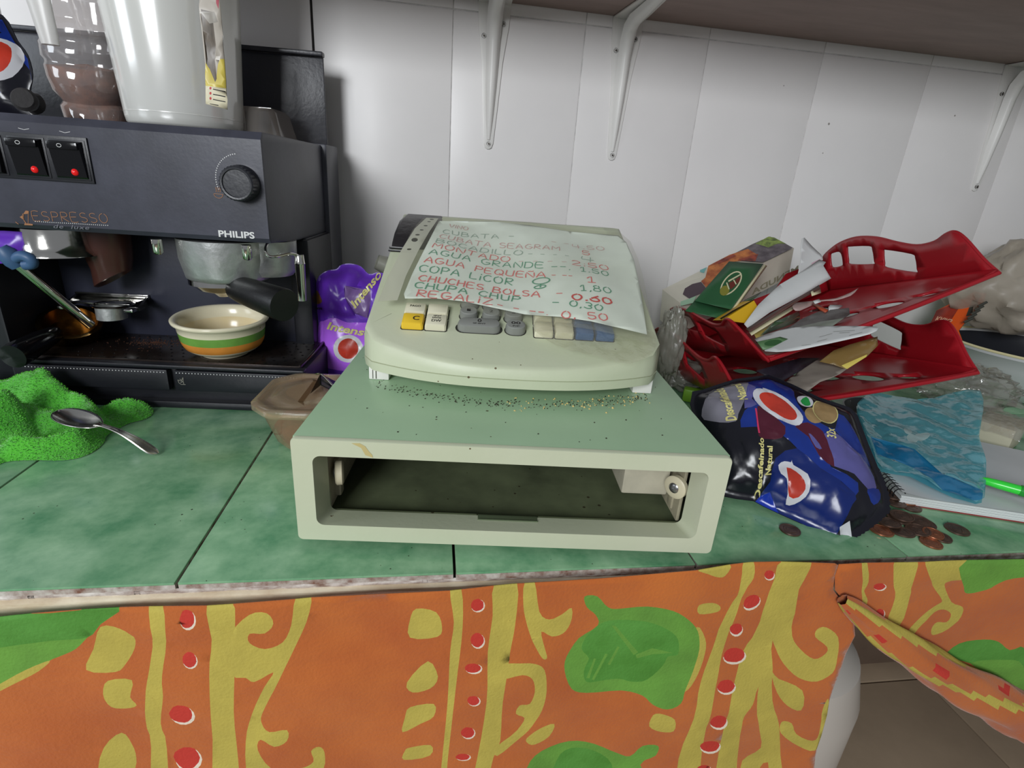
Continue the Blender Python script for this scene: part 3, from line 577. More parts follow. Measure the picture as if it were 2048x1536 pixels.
# ------------------------------------------------------------------ price list in a plastic sleeve, lying over the keys
PP = Plane(dm @ Vector((0, .085, .1235+.0135)), dm.to_3x3() @ Vector((1, 0, 0)), dm.to_3x3() @ Vector((0, 1, KS)))
pu = lambda P: PP.uvs(P)
# coarse control: unrolled corners, then a gentle bow
def bow(u, v):
    return .0022*math.sin(u*30+.5)*math.sin(v*13)+.0015*math.sin(u*52+v*20)+wob((u, v), 30, .0012, 7)-.055*max(0, u-.272)**1.3*(1+v*2)
paper = [(878, 444), (980, 443), (1060, 452), (1140, 461), (1236, 472), (1252, 486), (1268, 520), (1278, 560), (1286, 605), (1294, 669), (1240, 660), (1180, 646), (1120, 634), (1050, 625), (980, 613), (930, 603), (870, 596), (810, 597), (808, 588), (825, 548), (850, 500), (865, 470)]
fp = lambda u, v, h=0: PP.P(u, v, bow(u, v)+h)
pl = thing('price_list', 'handwritten red and green price list in a punched plastic sleeve on the cash register', 'price list', tuple(PP.P(.17, .12)), DRZ)
obj('paper', patch(pu(paper), fp, .008), M('paper_white', (240, 248, 240), .6, var=(9, .09), c2=(210, 218, 206), speck=(120, .03, (150, 150, 120))), pl, solid=.0003, smooth=80, fixn=False)
IR = M('marker_red', (222, 104, 104), .6); IG = M('marker_green', (80, 150, 120), .6); IRF = M('marker_red_faded', (214, 168, 166), .6); IGF = M('marker_green_faded', (150, 172, 160), .6); IRD = M('marker_red_bold', (206, 60, 60), .6)
c2 = lambda x, y: PP.uv(760+x*.27344, 420+y*.27344)
tx = MB(); rows = [
 ('VINO', (505, 130), (640, 143), 36, 2, .0008), ('CUBATA -', (458, 178), (975, 212), 42, 3, .0010), ('4.50', (1410, 283), (1640, 298), 44, 2, .0009), ('- -', (1250, 250), (1380, 262), 30, 2, .0008),
 ('CUBATA SEAGRAM', (434, 216), (1310, 314), 46, 2, .0011), ('5', (1480, 335), (1530, 340), 48, 0, .0011), ('BOCADILLO', (406, 252), (1040, 328), 44, 3, .0011), ('- - - -', (1080, 336), (1380, 366), 30, 3, .0008), ('4', (1475, 382), (1560, 390), 46, 3, .0011),
 ('MONTADO', (380, 288), (945, 364), 50, 0, .0011), ('2:50', (1400, 418), (1670, 444), 50, 0, .0011), ('- - - -', (1010, 378), (1360, 412), 30, 2, .0008), ('AGUA GRANDE', (358, 336), (1190, 430), 54, 1, .0012), ('--. 1.50', (1250, 446), (1670, 490), 52, 1, .0012),
 ('AGUA PEQUEÑA', (320, 392), (1205, 498), 58, 0, .0013), ('- --', (1250, 500), (1400, 516), 30, 0, .0011), ('1', (1510, 550), (1570, 554), 60, 0, .0014), ('COPA LiCOR', (282, 454), (968, 532), 66, 1, .0014), ('1,80', (1460, 612), (1690, 626), 62, 1, .0014),
 ('CHUCHES BOLSA', (280, 520), (1165, 632), 60, 0, .0015), ('-', (1285, 640), (1330, 643), 50, 0, .0013), ('0.60', (1405, 676), (1690, 706), 60, 4, .0022), ('CHUPA CHUP', (250, 570), (1020, 662), 60, 1, .0015), ('- 0,30', (1255, 700), (1620, 757), 58, 1, .0015),
 ('REGALiZ', (265, 630), (820, 692), 66, 0, .0015), ('- - --.', (850, 700), (1225, 762), 40, 0, .0014), ('0, 50', (1330, 798), (1660, 826), 68, 0, .0015)]
for s, a, b2, hp, mi_, wd in rows:
    A = c2(*a); B = c2(*b2); T = c2(a[0]+hp*.35, a[1]-hp); strokes(tx, s, lambda u, v: fp(u, v, .0006), A, B, abs(T[1]-A[1])*.66, wd*.9, mi_, .16)
G = [c2(*p) for p in ell(1178, 521, 62, 22, 3, 14)]
for a in (G, [c2(*p) for p in ((1176, 540), (1172, 566))], [c2(*p) for p in ell(1170, 562, 42, 11, 0, 14)]):
    q = [Vector(p) for p in a]+([Vector(a[0])] if len(a) > 2 else [])
    for i in range(len(q)-1):
        t = (q[i+1]-q[i]).normalized(); n_ = Vector((-t.y, t.x))*.0008; tx.add([fp(*p, .0006) for p in (q[i]+n_, q[i+1]+n_, q[i+1]-n_, q[i]-n_)], [(0, 1, 2, 3)], 1)
obj('handwriting', tx, [IR, IG, IRF, IGF, IRD], pl, smooth=0, fixn=False)
SL = film('sleeve_film', (190, 190, 172), .82, .3, (30, .15), .1, .12)
sleeve = [(845, 441), (880, 439), (1060, 447), (1240, 468), (1260, 486), (1276, 520), (1288, 560), (1300, 620), (1306, 690), (1240, 676), (1180, 663), (1120, 652), (1050, 642), (930, 619), (860, 611), (810, 609), (756, 608), (775, 560), (800, 510), (825, 465)]
obj('sleeve', patch(pu(sleeve), lambda u, v: fp(u, v, .0012), .010), SL, pl, smooth=80, fixn=False)
strip = [(845, 441), (876, 440), (850, 480), (812, 560), (785, 600), (757, 609), (775, 560), (800, 510), (825, 465)]
strip = [(853, 441), (877, 441), (858, 470), (836, 508), (812, 556), (795, 604), (757, 608), (778, 556), (802, 505), (830, 462)]
hol = [[PP.uv(740+x*.13675, 430+y*.13675) for x, y in ell(cx, cy, rx, ry, 0, 10)] for cx, cy, rx, ry in ((905, 102, 32, 9), (865, 135, 26, 7), (815, 192, 30, 9), (758, 258, 30, 9), (697, 335, 34, 11), (655, 405, 48, 28), (575, 530, 34, 13))]
obj('punched_strip', patch(pu(strip), lambda u, v: fp(u, v, .0016), .008, holes=hol), film('strip_film', (214, 214, 196), .12, .35, None, .05), pl, smooth=80, fixn=False)
# crinkled clear film over the lower right keys
cf = [(1062, 668), (1100, 640), (1170, 650), (1240, 668), (1300, 680), (1302, 720), (1255, 745), (1205, 735), (1180, 728), (1140, 720), (1095, 700)]
KP2 = KP
tag(obj('clear_film', patch(sm(KP.uvs(cf), 3), lambda u, v: KP.P(u, v, .0095+.003*crumple((u, v), 60, 2)), .003), film('clear_wrap', (214, 212, 196), .80, .08, (90, .8), .35), smooth=80, fixn=False), 'crinkled clear film stuck over the lower right keys of the cash register', 'plastic film')

# ------------------------------------------------------------------ espresso machine
MYAW = math.radians(-4.5); mm_ = Matrix.Translation((-.119, .313, 0)) @ Matrix.Rotation(MYAW, 4, 'Z')
em = thing('espresso_machine', 'black espresso machine with three rocker switches, a steam knob and a drip tray', 'espresso machine', (-.119, .313, 0), MYAW)
mw = lambda x, y, z: mm_ @ Vector((x, y, z))
EX = mm_.to_3x3() @ Vector((1, 0, 0))
FP = Plane(mw(0, 0, 0), EX, (0, 0, 1))
BK = M('machine_enamel', (66, 67, 78), .33, var=(13, .3), bump=(240, .035), speck=(55, .05, (54, 55, 66)))
BK2 = M('machine_black', (26, 27, 33), .4, var=(12, .15), bump=(200, .06)); BK3 = M('machine_gloss_black', (14, 14, 16), .14, bump=(90, .1)); CH = M('chrome', (214, 212, 206), .12, 1, bump=(60, .1)); AL = M('brushed_aluminium', (190, 192, 190), .38, .75, var=(40, .12), bump=(120, .3))
ORP = M('print_orange', (150, 102, 66), .5); LGT = M('print_light', (206, 206, 204), .5)
# top housing: front panel, side cheek, rear part
m = MB().loft([[Vector((x, y, z)) for y, z in ((.004, .204), (0, .209), (0, .309), (.006, .3165), (.225, .3165), (.225, .197), (.10, .198))] for x in (-.30, .152, .157, .158)][:3]+[[Vector((.158, y, z)) for y, z in ((.007, .206), (.003, .211), (.003, .307), (.008, .3145), (.224, .3150), (.224, .199), (.10, .200))]])
obj('housing', m, BK, em, world=False, smooth=30)
obj('rear_body', MB().box((-.30, .226, .001), (.1645, .292, .3185), .003).box((-.30, .128, .052), (-.1235, .2255, .1975), .003), BK, em, world=False)
obj('splash_back', MB().box((-.30, .1225, .052), (.160, .2258, .1975), .002), M('splash_enamel', (44, 46, 60), .36, var=(9, .15), bump=(300, .03), speck=(70, .07, (22, 22, 26))), em, world=False)
obj('side_column', MB().box((.1385, .112, .052), (.1645, .2258, .1965), .003), BK2, em, world=False)
m = MB(); m.loft([[mw(x, .252+(z-.3185)*.06, z), mw(x, .256+(z-.3185)*.06, z)] for x, z in ()]) if False else None
obj('lid', MB().box((-.30, .262, .3187), (.157, .2660, .432), .0012).box((-.30, .254, .4322), (.158, .2680, .4382), .0015), M('lid_enamel', (46, 46, 54), .3, var=(6, .2), bump=(200, .08)), em, world=False)
# base: plinth, two drawer fronts, tray
obj('base', MB().box((-.16, .012, .0), (.181, .2255, .0525), .002).box((-.16, .001, .0), (.181, .016, .0085), .0015).box((-.16, .0005, .0505), (.183, .0135, .0555), .002).box((-.30, .02, 0), (-.161, .2255, .30), .003), BK2, em, world=False)
for x0, x1 in ((-.150, .0225), (.0305, .180)):
    dw = obj('drawer', MB().box((x0, .0022, .0225), (x1, .0119, .0485), .0018), BK2, em, world=False)
    t = MB(); n = int((x1-x0)/.0036)
    for i in range(n): t.lathe([(.0001, .0001), (.00062, .0001)], (x0+.003+i*.0036, .0021, .0455), (0, -1, 0), 6)
    obj('dot_line', t, LGT, dw, world=False, smooth=0)
t = MB()   # little cup emblem on the right drawer
def strokeline(mb, pts, fn, wd, mi=0):
    q = [Vector(p[:2]) for p in pts]
    for i in range(len(q)-1):
        d = (q[i+1]-q[i]); d = d.normalized() if d.length > 0 else Vector((1, 0)); n_ = Vector((-d.y, d.x))*wd/2
        mb.add([fn(*p) for p in (q[i]+n_-d*wd*.4, q[i+1]+n_+d*wd*.4, q[i+1]-n_+d*wd*.4, q[i]-n_-d*wd*.4)], [(0, 1, 2, 3)], mi)
def emblem(mb, s, ox, oy, fn, wd=.0006, mi=0):
    for P in ([(0, 3), (.4, 1.2), (1.6, .4)], [(0, 3), (2.8, 2.2)], [(1.3, 1.6), (2.8, 2.2), (2.9, 4.6)], [(1.2, 3.6), (2.0, 2.8), (2.9, 4.6)], [(2.0, .5), (3.6, .5)], [(2.8, .6), (2.8, 3.2)]):
        strokeline(mb, [(ox+x*s, oy+y*s) for x, y in P], fn, wd, mi)
emblem(t, .0022, .034, .030, lambda u, v: Vector((u, .0019, v)), .0007); obj('emblem', t, M('print_dim', (120, 118, 108), .5), em, world=False, smooth=0)
DTM = M('drip_tray_metal', (44, 42, 42), .2, .6, var=(16, .3), c2=(52, 38, 30), bump=(40, .2))
tr = obj('drip_tray', MB().box((-.140, .014, .0527), (.172, .1218, .0552), .001).box((-.143, .0115, .0527), (.176, .0138, .0572), .001).box((-.143, .0140, .0527), (-.1402, .1218, .0572), .001).box((.1722, .0140, .0527), (.176, .1218, .0572), .001), DTM, em, world=False)
t = MB()
for i in range(22):
    for j in range(8): t.lathe([(.0001, .0552), (.0009, .0556), (.0017, .0553)], (-.130+i*.0137+(.006 if j % 2 else 0), .022+j*.0128, .0001), n=7)
tr2 = obj('drainage_bumps', t, BK3, tr, world=False); tr2['kind'] = 'stuff'
obj('coffee_grounds', (lambda mb: [mb.add([Vector((-.035+r_*math.cos(a)+s*math.cos(b2), .085+.5*r_*math.sin(a)+s*math.sin(b2), .0553+(.0006 if k == 3 else 0))) for k, b2 in enumerate((0, 2, 4, 1))], [(0, 1, 3), (1, 2, 3), (2, 0, 3)]) for r_, a, s in [(abs(random.gauss(0, .028)), random.uniform(0, 6.28), random.uniform(.0005, .0011)) for _ in range(260)]] and mb)(MB()), M('grounds', (74, 44, 28), .9), tr, world=False)['kind'] = 'stuff'
# switches
sb_ = obj('switch_panel', MB().box((-.144, -.0022, .2545), (-.0150, .0005, .2985), .0008), BK2, em, world=False)
for k, xc in enumerate((-.1145, -.0735, -.0345)):
    x0, x1 = xc-.0155, xc+.0155
    if k == 0: x0 -= .008
    bz = obj('switch_frame', MB().box((x0-.002, -.0030, .2570), (x1+.002, -.0012, .2955), .0006), BK2, em, world=False)
    up = .0060 if k else .0022; dn = .0012 if k else .0052
    m = MB().loft([[Vector((x, -.0030, z)) for x, z in ((x0, .2585), (x1, .2585), (x1, .294), (x0, .294))], [Vector((x0+.0008, -.0030-dn, .2600)), Vector((x1-.0008, -.0030-dn, .2600)), Vector((x1-.0008, -.0030-up, .2925)), Vector((x0+.0008, -.0030-up, .2925))]])
    if k: m.box((x0+.001, -.0110, .2860), (x1-.001, -.0080, .2930), .0012)
    rk = obj('rocker', m, BK3, em, world=False, smooth=30)
    obj('indicator', MB().lathe([(.0034, -.0012), (.0034, .0004), (.0026, .0016), (.0012, .0023), (.0001, .0025)], (xc+.004, -.0050 if k else -.0078, .2648 if k else .269), (0, -1, 0), 16), M('indicator_red', (200, 24, 26), .15, emit=((230, 30, 30), .35)), rk, world=False)
    t = MB()
    if k:
        q = ell(xc-.002, .2895, .0022, .0016, 0, 12); strokeline(t, q+[q[0]], lambda u, v: Vector((u, -.0112, v)), .0005)
    q = [(xc-.006, .3030), (xc-.001, .3018), (xc+.004, .3030)]; strokeline(t, q, lambda u, v: Vector((u, -.0002, v)), .0004)
    obj('switch_mark', t, LGT, rk, world=False, smooth=0)
# steam knob
kx, kz = .1345, .2650; m = MB(); N_ = 60
def kr(r, y, s=0): return [Vector((kx+(r+(s if i % 2 else 0))*math.cos(2*PI*i/N_), y, kz+(r+(s if i % 2 else 0))*math.sin(2*PI*i/N_))) for i in range(N_)]
m.loft([kr(.0185, .0005), kr(.0185, -.004), kr(.0175, -.005, .0008), kr(.0168, -.016, .0008), kr(.0158, -.0172), kr(.0140, -.0170), kr(.0134, -.0155), kr(.001, -.0157)])
obj('steam_knob', m, M('knob_black', (38, 39, 44), .35, bump=(200, .1)), em, world=False, smooth=35)
t = MB(); 
for i in range(21):
    a = math.radians(100+i*5.0); t.lathe([(.0001, 0), (.0006, 0)], (kx+.0270*math.cos(a)-.000, -.0003, kz+.0270*math.sin(a)+.002), (0, -1, 0), 6)
obj('knob_scale', t, LGT, em, world=False, smooth=0)
ff = lambda u, v: FP.P(u, v, .0004)
t = MB(); c_ = FP.uv(437, 388); s_ = .0022
q = ell(c_[0], c_[1], .0046, .0042, 0, 10, 180, 360); strokeline(t, q, ff, .0006); strokeline(t, [q[0], q[-1]], ff, .0005)
for dx in (-.002, 0, .002): strokeline(t, [(c_[0]+dx, c_[1]+.002), (c_[0]+dx+.0006, c_[1]+.004), (c_[0]+dx, c_[1]+.0065)], ff, .0006)
obj('steam_symbol', t, ORP, em, smooth=0); t = MB(); a = FP.uv(68, 441); b2 = FP.uv(217, 446); strokes(t, 'ESPRESSO', ff, a, b2, .0095, .00055, 0, 0)
obj('espresso_lettering', t, ORP, em, smooth=0); t = MB(); P = [FP.uv(*p) for p in ((47, 428), (52, 421), (58, 422), (58, 427), (52, 428))]; t.add([ff(*p) for p in P], [tuple(range(5))]); P = [FP.uv(*p) for p in ((40, 434), (48, 429), (48, 440))]; t.add([ff(*p) for p in P], [(0, 1, 2)])
P = [FP.uv(*p) for p in ((50, 446), (66, 448), (66, 451), (49, 450))]; t.add([ff(*p) for p in P], [tuple(range(4))]); strokeline(t, [FP.uv(46, 428), FP.uv(48, 440), FP.uv(53, 447)], ff, .0008); strokeline(t, [FP.uv(57, 427), FP.uv(57, 446)], ff, .0005); strokeline(t, [FP.uv(32, 444), FP.uv(37, 448)], ff, .0007)
obj('cup_logo', t, ORP, em, smooth=0)
t = MB(); a = FP.uv(70, 438); b2 = FP.uv(215, 446)
for i in range(36): t.lathe([(.0001, 0), (.0005, 0)], FP.P(a[0]+(b2[0]-a[0])*i/35, a[1]-.0015+(b2[1]-a[1])*i/35-.0010, .0004), -(mm_.to_3x3() @ Vector((0, 1, 0))), 6)
obj('dotted_underline', t, LGT, em, smooth=0); t = MB()
text_on(t, 'PHILIPS', ff, FP.uv(438, 473), FP.uv(510, 477), .0066, 0, .03)
obj('brand_lettering', t, LGT, em, smooth=0)
t = MB(); text_on(t, 'de  luxe', ff, FP.uv(108, 456), FP.uv(180, 459), .0040, 0, 0, .3, 1.1); obj('small_lettering', t, M('print_grey', (104, 104, 112), .5), em, smooth=0)
# group head and filter holder
g = MB().lathe([(.0001, .2), (.052, .2), (.0515, .178), (.0475, .159), (.0465, .1545), (.0440, .1525), (.0001, .1525)], (.084, .058, 0), n=48)
g.lathe([(.0001, .2), (.034, .2), (.033, .165), (.028, .158), (.0001, .158)], (.128, .070, 0), n=32)
gh = obj('group_head', g, AL, em, world=False, smooth=40)
for x, y in ((.030, .012), (.128, .008)): obj('bolt', MB().lathe([(.0001, .2), (.0055, .2), (.0055, .186), (.0035, .1835), (.0001, .183)], (x, y, 0), n=16), CH, gh, world=False)
ph = obj('filter_holder', MB().lathe([(.036, .1535), (.0362, .1475), (.030, .1440), (.026, .1400), (.012, .1360), (.006, .1310), (.0001, .1305)], (.078, .050, 0), n=36).box((.094, .030, .1415), (.116, .048, .1505), .003), CH, em, world=False, smooth=40)
mi_ = mm_.inverted(); p0 = mi_ @ hit(468, 574, mw(0, .034, 0), FP.n); p1 = mi_ @ hit(570, 611, mw(0, -.022, 0), FP.n); ax = (p1-p0).normalized(); L_ = (p1-p0).length
obj('handle', MB().lathe([(.0001, 0), (.0100, 0), (.0145, .006), (.0160, .02), (.0172, .045), (.0188, L_-.003), (.0180, L_-.0005), (.0001, L_)], p0, ax, 32), M('handle_black', (16, 16, 17), .4, bump=(300, .1)), ph, world=False, smooth=35)
# steam pipe
sp = obj('steam_pipe', MB().tube(sm([(.145, .03, .203), (.147, .012, .196), (.152, .008, .189), (.160, .016, .1885), (.168, .03, .190), (.1735, .040, .187)], 4, False), .0016, 8), CH, em, world=False)
obj('frother_sleeve', MB().lathe([(.0001, 0), (.0052, 0), (.0060, -.010), (.0064, -.0105), (.0060, -.012), (.0052, -.040), (.0048, -.0555), (.0001, -.056)], (.1745, .042, .1880), n=20), CH, sp, world=False)
# grinder side: bell, chute, holder fork
obj('grinder_bell', MB().lathe([(.0001, .2), (.036, .2), (.037, .183), (.039, .176), (.043, .171), (.0432, .1695), (.040, .1685), (.0001, .170)], (-.112, .062, 0), n=48), CH, em, world=False, smooth=50)
BRN = M('chute_brown', (72, 44, 38), .25, alpha=.85, bump=(50, .2))
obj('coffee_chute', MB().loft([[Vector((-.071+r_*math.cos(a)*1.0, .085+r_*math.sin(a), z+.012*math.cos(a)*(1 if z < .15 else 0))) for a in [2*PI*i/24 for i in range(24)]] for r_, z in ((.027, .199), (.025, .165), (.0215, .150), (.0215, .1385), (.0190, .138), (.0180, .150))], cap=False), BRN, em, world=False)
hm = lambda px, py, y: mi_ @ hit(px, py, mw(0, y, 0), FP.n)
b0, b1 = hm(152, 592, .1185), hm(297, 597, .1185); t0, t1 = hm(118, 613, .062), hm(135, 614, .062); t2, t3 = hm(250, 616, .062), hm(268, 617, .062); cp = hm(217, 612, .075); zf = b0.z
fk = obj('holder_fork', MB().box((b0.x, .1175, zf), (b1.x, .1220, zf+.0062), .0008).box((b0.x+.004, .086, zf-.0012), (b1.x-.006, .118, zf+.0002), .0004).lathe([(.0215, zf+.001), (.0240, zf+.0004), (.0225, zf-.0012), (.0205, zf-.0012)], (cp.x, .084, 0), n=36), CH, em, world=False, smooth=30)
obj('fork_cup', MB().lathe([(.0165, zf), (.0168, zf-.0165), (.0155, zf-.0165), (.0152, zf)], (cp.x, .078, 0), n=36), AL, fk, world=False)
for p, q in ((t0, t1), (t2, t3)): obj('fork_tip', MB().box((p.x, .058, zf-.0030), (q.x, .072, zf+.0010), .0012), CH, fk, world=False)
for p, e in ((t0, b0.x+.002), (t3, b1.x-.002)): obj('fork_arm', MB().loft([[Vector((e-.0015, .119, zf+.004)), Vector((e-.0015, .119, zf-.008)), Vector((e+.0015, .119, zf-.008)), Vector((e+.0015, .119, zf+.004))], [Vector((p.x-.001, .070, zf+.0005)), Vector((p.x-.001, .070, zf-.0030)), Vector((p.x+.002, .070, zf-.0030)), Vector((p.x+.002, .070, zf+.0005))]]), BK3, fk, world=False)

# ------------------------------------------------------------------ things on and around the machine
pf = thing('spare_filter_holder', 'spare filter holder with dark handle lying at the left end of the drip tray', 'filter holder', tuple(mw(-.125, .05, .0575)), MYAW)
q0 = Vector((-.128, .075, .075)); obj('basket', MB().lathe([(.0001, -.016), (.028, -.016), (.0300, -.010), (.0300, .004), (.034, .006), (.034, .0085), (.0285, .0085), (.0275, -.010), (.0001, -.012)], mw(*q0), (mm_.to_3x3() @ Vector((.25, -.35, .9))), 40), M('basket_brass', (150, 118, 70), .25, 1, var=(30, .4)), pf, smooth=40)
obj('handle', MB().lathe([(.0001, 0), (.007, 0), (.010, .008), (.0125, .03), (.0145, .065), (.0135, .072), (.0001, .0735)], mw(-.124, .045, .076), (mm_.to_3x3() @ Vector((.02, -1, -.12))), 28), BK3, pf, smooth=35)
mr = thing('frothing_rod', 'chrome rod with a blue rubber end leaning at the left of the espresso machine', 'rod', tuple(mw(-.09, .06, .057)), MYAW)
obj('rod', MB().tube([mw(-.138, .02, .1700), mw(-.118, .045, .1230), mw(-.0985, .068, .0800)], .0056, 16), CH, mr)
obj('blue_tip', MB().lathe([(.0001, -.006), (.008, -.006), (.0100, 0), (.0100, .012), (.006, .018), (.0001, .018)], mw(-.1355, .024, .1640), (mm_.to_3x3() @ Vector((-.4, -.35, 1))), 20).tube(sm([tuple(mw(-.130, .020, .168)), tuple(mw(-.121, .018, .172)), tuple(mw(-.113, .018, .169)), tuple(mw(-.114, .020, .163)), tuple(mw(-.123, .021, .161))], 3, False), .0058, 12), M('rubber_blue', (62, 92, 128), .45), mr)

# striped bowl
CR_ = M('bowl_cream', (222, 214, 186), .18, var=(12, .06), speck=(40, .05, (170, 150, 110))); BGn = M('bowl_green_band', (112, 160, 72), .2, var=(30, .15)); BO = M('bowl_orange_band', (214, 140, 60), .2, var=(30, .12)); BI = M('bowl_inside_stain', (206, 186, 140), .18, var=(10, .18), c2=(220, 208, 176))
prof = [(.0001, .001), (.021, .0006), (.0245, 0), (.0262, .003), (.0335, .0060), (.0385, .0105), (.0408, .0155), (.0418, .0205), (.0424, .0250), (.0430, .0300), (.0438, .0372), (.0460, .0385), (.0478, .0402), (.0482, .0425), (.0466, .0440), (.0438, .0432), (.0405, .0400), (.0400, .0300), (.038, .0180), (.030, .0080), (.014, .0045), (.0001, .0045)]
bc = mw(.068, .058, .0570); prof = [(r*1.16, z*1.08) for r, z in prof]
mis = [0]*(len(prof)-1); bc_ = 0
for i in range(len(prof)-1):
    z = (prof[i][1]+prof[i+1][1])/2
    z /= 1.08
    if i < 11: mis[i] = 2 if .0125 < z < .0195 else (1 if .0225 < z < .0285 else 0)
    if i > 16: mis[i] = 3
bw = obj('striped_bowl', MB().lathe(prof, bc, n=64, mis=mis), [CR_, BGn, BO, BI], smooth=60); bw.rotation_euler = (math.radians(3), 0, 0)
tag(bw, 'cream ceramic bowl with green and orange bands on the drip tray', 'bowl')

# on top of the machine
TZ = .3190
JG = film('jug_plastic', (246, 246, 240), .20, .16, (4, .1), .9, .2, .25)
jx, jy = .017, .142
jg = thing('plastic_jug', 'large translucent white plastic jug standing on the espresso machine', 'jug', tuple(mw(jx, jy, TZ)), MYAW)
rr = [(.0001, .001), (.078, .001), (.0815, .004), (.083, .010), (.088, .07), (.094, .14), (.1005, .215), (.103, .218), (.1035, .223), (.1015, .224), (.0985, .216), (.092, .14), (.086, .07), (.0812, .012), (.078, .004), (.0001, .0035)]
m = MB(); m.lathe([(r*.775, z+TZ) for r, z in rr], (jx, jy, 0), n=56); 
for v in m.v:
    pass
obj('body', m.xf(mm_), JG, jg, smooth=60)
obj('base_ring', MB().lathe([(.062, TZ+.0135), (.0650, TZ+.0145), (.0648, TZ+.0155), (.062, TZ+.0150)], (jx, jy, 0), n=56).xf(mm_), JG, jg)
HP = M('jug_handle', (214, 212, 208), .3, trans=.25)
hp = [(-.048, .120, TZ+.205), (-.075, .098, TZ+.200), (-.091, .083, TZ+.175), (-.096, .078, TZ+.14), (-.094, .078, TZ+.105), (-.092, .079, TZ+.072)]
rings = []
for i, p in enumerate(sm(hp, 4, False)):
    w_ = .0145 if i < 12 else .0145-.0055*(i-12)/8; rings.append([Vector(p)+Vector((math.cos(t)*w_, math.sin(t)*.0055, 0)) for t in [2*PI*k/16 for k in range(16)]])
for r_ in rings:
    for p in r_: p.x += .007
obj('handle', MB().loft(rings).xf(mm_), HP, jg, smooth=60)
# ribbed clear jar with cocoa
CJ = film('jar_plastic', (214, 208, 206), .74, .08, (18, .5), .6)
qx, qy = -.124, .195
cj = thing('cocoa_jar', 'clear wavy plastic jar half full of brown cocoa, behind the jug handle', 'jar', tuple(mw(qx, qy, TZ)), MYAW)
def jar(r, z, wv=.0016): return [Vector((qx+(r+wv*math.sin(3*t+z*30))*math.cos(t), qy+(r+wv*math.sin(3*t+z*30))*math.sin(t), TZ+z+wv*1.4*math.sin(2*t+1))) for t in [2*PI*k/40 for k in range(40)]]
jp = [(.030, .000), (.036, .003), (.037, .018), (.0345, .021), (.033, .0235), (.035, .027), (.041, .035), (.0435, .050), (.0435, .062), (.0415, .066), (.0415, .068), (.044, .072), (.0435, .087), (.041, .091), (.041, .093), (.0425, .097), (.0415, .112), (.0385, .116), (.0385, .118), (.040, .122), (.040, .135), (.0405, .150)]
obj('body', MB().loft([jar(r, z) for r, z in jp], cap=False).xf(mm_), CJ, cj, smooth=50)
obj('cocoa', MB().loft([jar(r-.0012, z+.0004) for r, z in jp[:9]]+[jar(.02, .066), jar(.001, .069)]).xf(mm_), M('cocoa_powder', (140, 86, 56), .95, var=(70, .35), bump=(120, .8)), cj)
# round clear lid leaning on the jug
ld = obj('clear_lid', MB().lathe([(.0001, 0), (.0225, 0), (.0245, .001), (.0255, .005), (.0268, .005), (.0270, .0035), (.0258, -.0012), (.0001, -.0018)], mw(-.036, .198, TZ+.0272), (mm_.to_3x3() @ Vector((.75, -.55, .25))), 40), CJ, smooth=50); ld.name = 'clear_disc'; tag(ld, 'round clear plastic disc standing on edge between jar and jug', 'plastic disc')
# clear food box behind the jug, right
CB = film('box_plastic', (176, 168, 160), .55, .14, (14, .4), .5)
bx_ = thing('clear_box', 'clear upturned plastic box behind the jug on top of the machine, at the black lid', 'box', tuple(mw(.087, .20, TZ)), MYAW)
rb = lambda x0, x1, y0, y1, z, r=.008: [Vector((x, y, z)) for x, y in rrect(x0, x1, y0, y1, r, 4)]
obj('body', MB().loft([rb(.046, .126, .155, .235, TZ+.0), rb(.048, .124, .157, .233, TZ+.004), rb(.053, .118, .162, .228, TZ+.030), rb(.056, .114, .165, .225, TZ+.0345), rb(.064, .104, .173, .217, TZ+.0345)], cap=False).box((.060, .168, TZ+.034), (.112, .222, TZ+.0352)).xf(mm_), CB, bx_, smooth=45)
obj('rib', MB().box((.078, .1585, TZ+.006), (.0815, .1605, TZ+.031), .001).box((.054, .1585, TZ+.008), (.076, .1600, TZ+.0095), .0005).xf(mm_), CB, bx_)
# printed packet hanging against the right of the jug
SK = Plane(mw(.0585, .0600, TZ+.02), EX*.97+(mm_.to_3x3() @ Vector((0, .22, 0))), (0, 0, 1))
so = [(412, 208), (455, 219), (452, 160), (446, 90), (440, 0), (436, -60), (395, -60), (400, 0), (404, 60), (410, 130), (412, 170)]
so = SK.uvs(so)
rg = [(SK.uvs([(412, 130), (440, 165), (452, 120), (455, 160), (412, 172)]), 1)]
rg = [(SK.uvs([(411, 125), (432, 165), (436, 130), (440, 118), (450, 118), (454, 200), (411, 200)]), 1), (SK.uvs([(412, 172), (454, 178), (456, 222), (411, 212)]), 2), (SK.uvs([(403, 20), (425, 25), (432, 90), (430, 120), (434, 158), (431, 165), (414, 130), (406, 60)]), 3), (SK.uvs([(402, 25), (430, 25), (437, 45), (420, 48)]), 4), (SK.uvs([(431, 112), (440, 113), (440, 121), (431, 119)]), 5)]
for i in range(3): rg.append((SK.uvs(ell(422, 177+10*i, 2.3, 3, 0, 8)), 6))
for i in range(4): rg.append((SK.uvs([(427, 178+10*i), (452, 183+10*i), (452, 185+10*i), (427, 180+10*i)] if i < 3 else [(420, 207), (438, 210), (438, 211.5), (420, 208.5)]), 7))
rg.append((SK.uvs([(431, -60), (440, -60), (438, 20), (433, 8)]), 8))
pk = [M('packet_silver', (176, 168, 156), .3), M('packet_yellow', (206, 188, 84), .35), M('packet_cream', (216, 208, 176), .4), M('packet_brown', (110, 98, 84), .35, var=(90, .3, (4, 1, 1))), M('packet_grey', (150, 144, 134), .3), M('packet_white', (222, 216, 206), .4), M('dot_red', (190, 50, 46), .5), INK, M('packet_pink', (176, 84, 96), .4)]
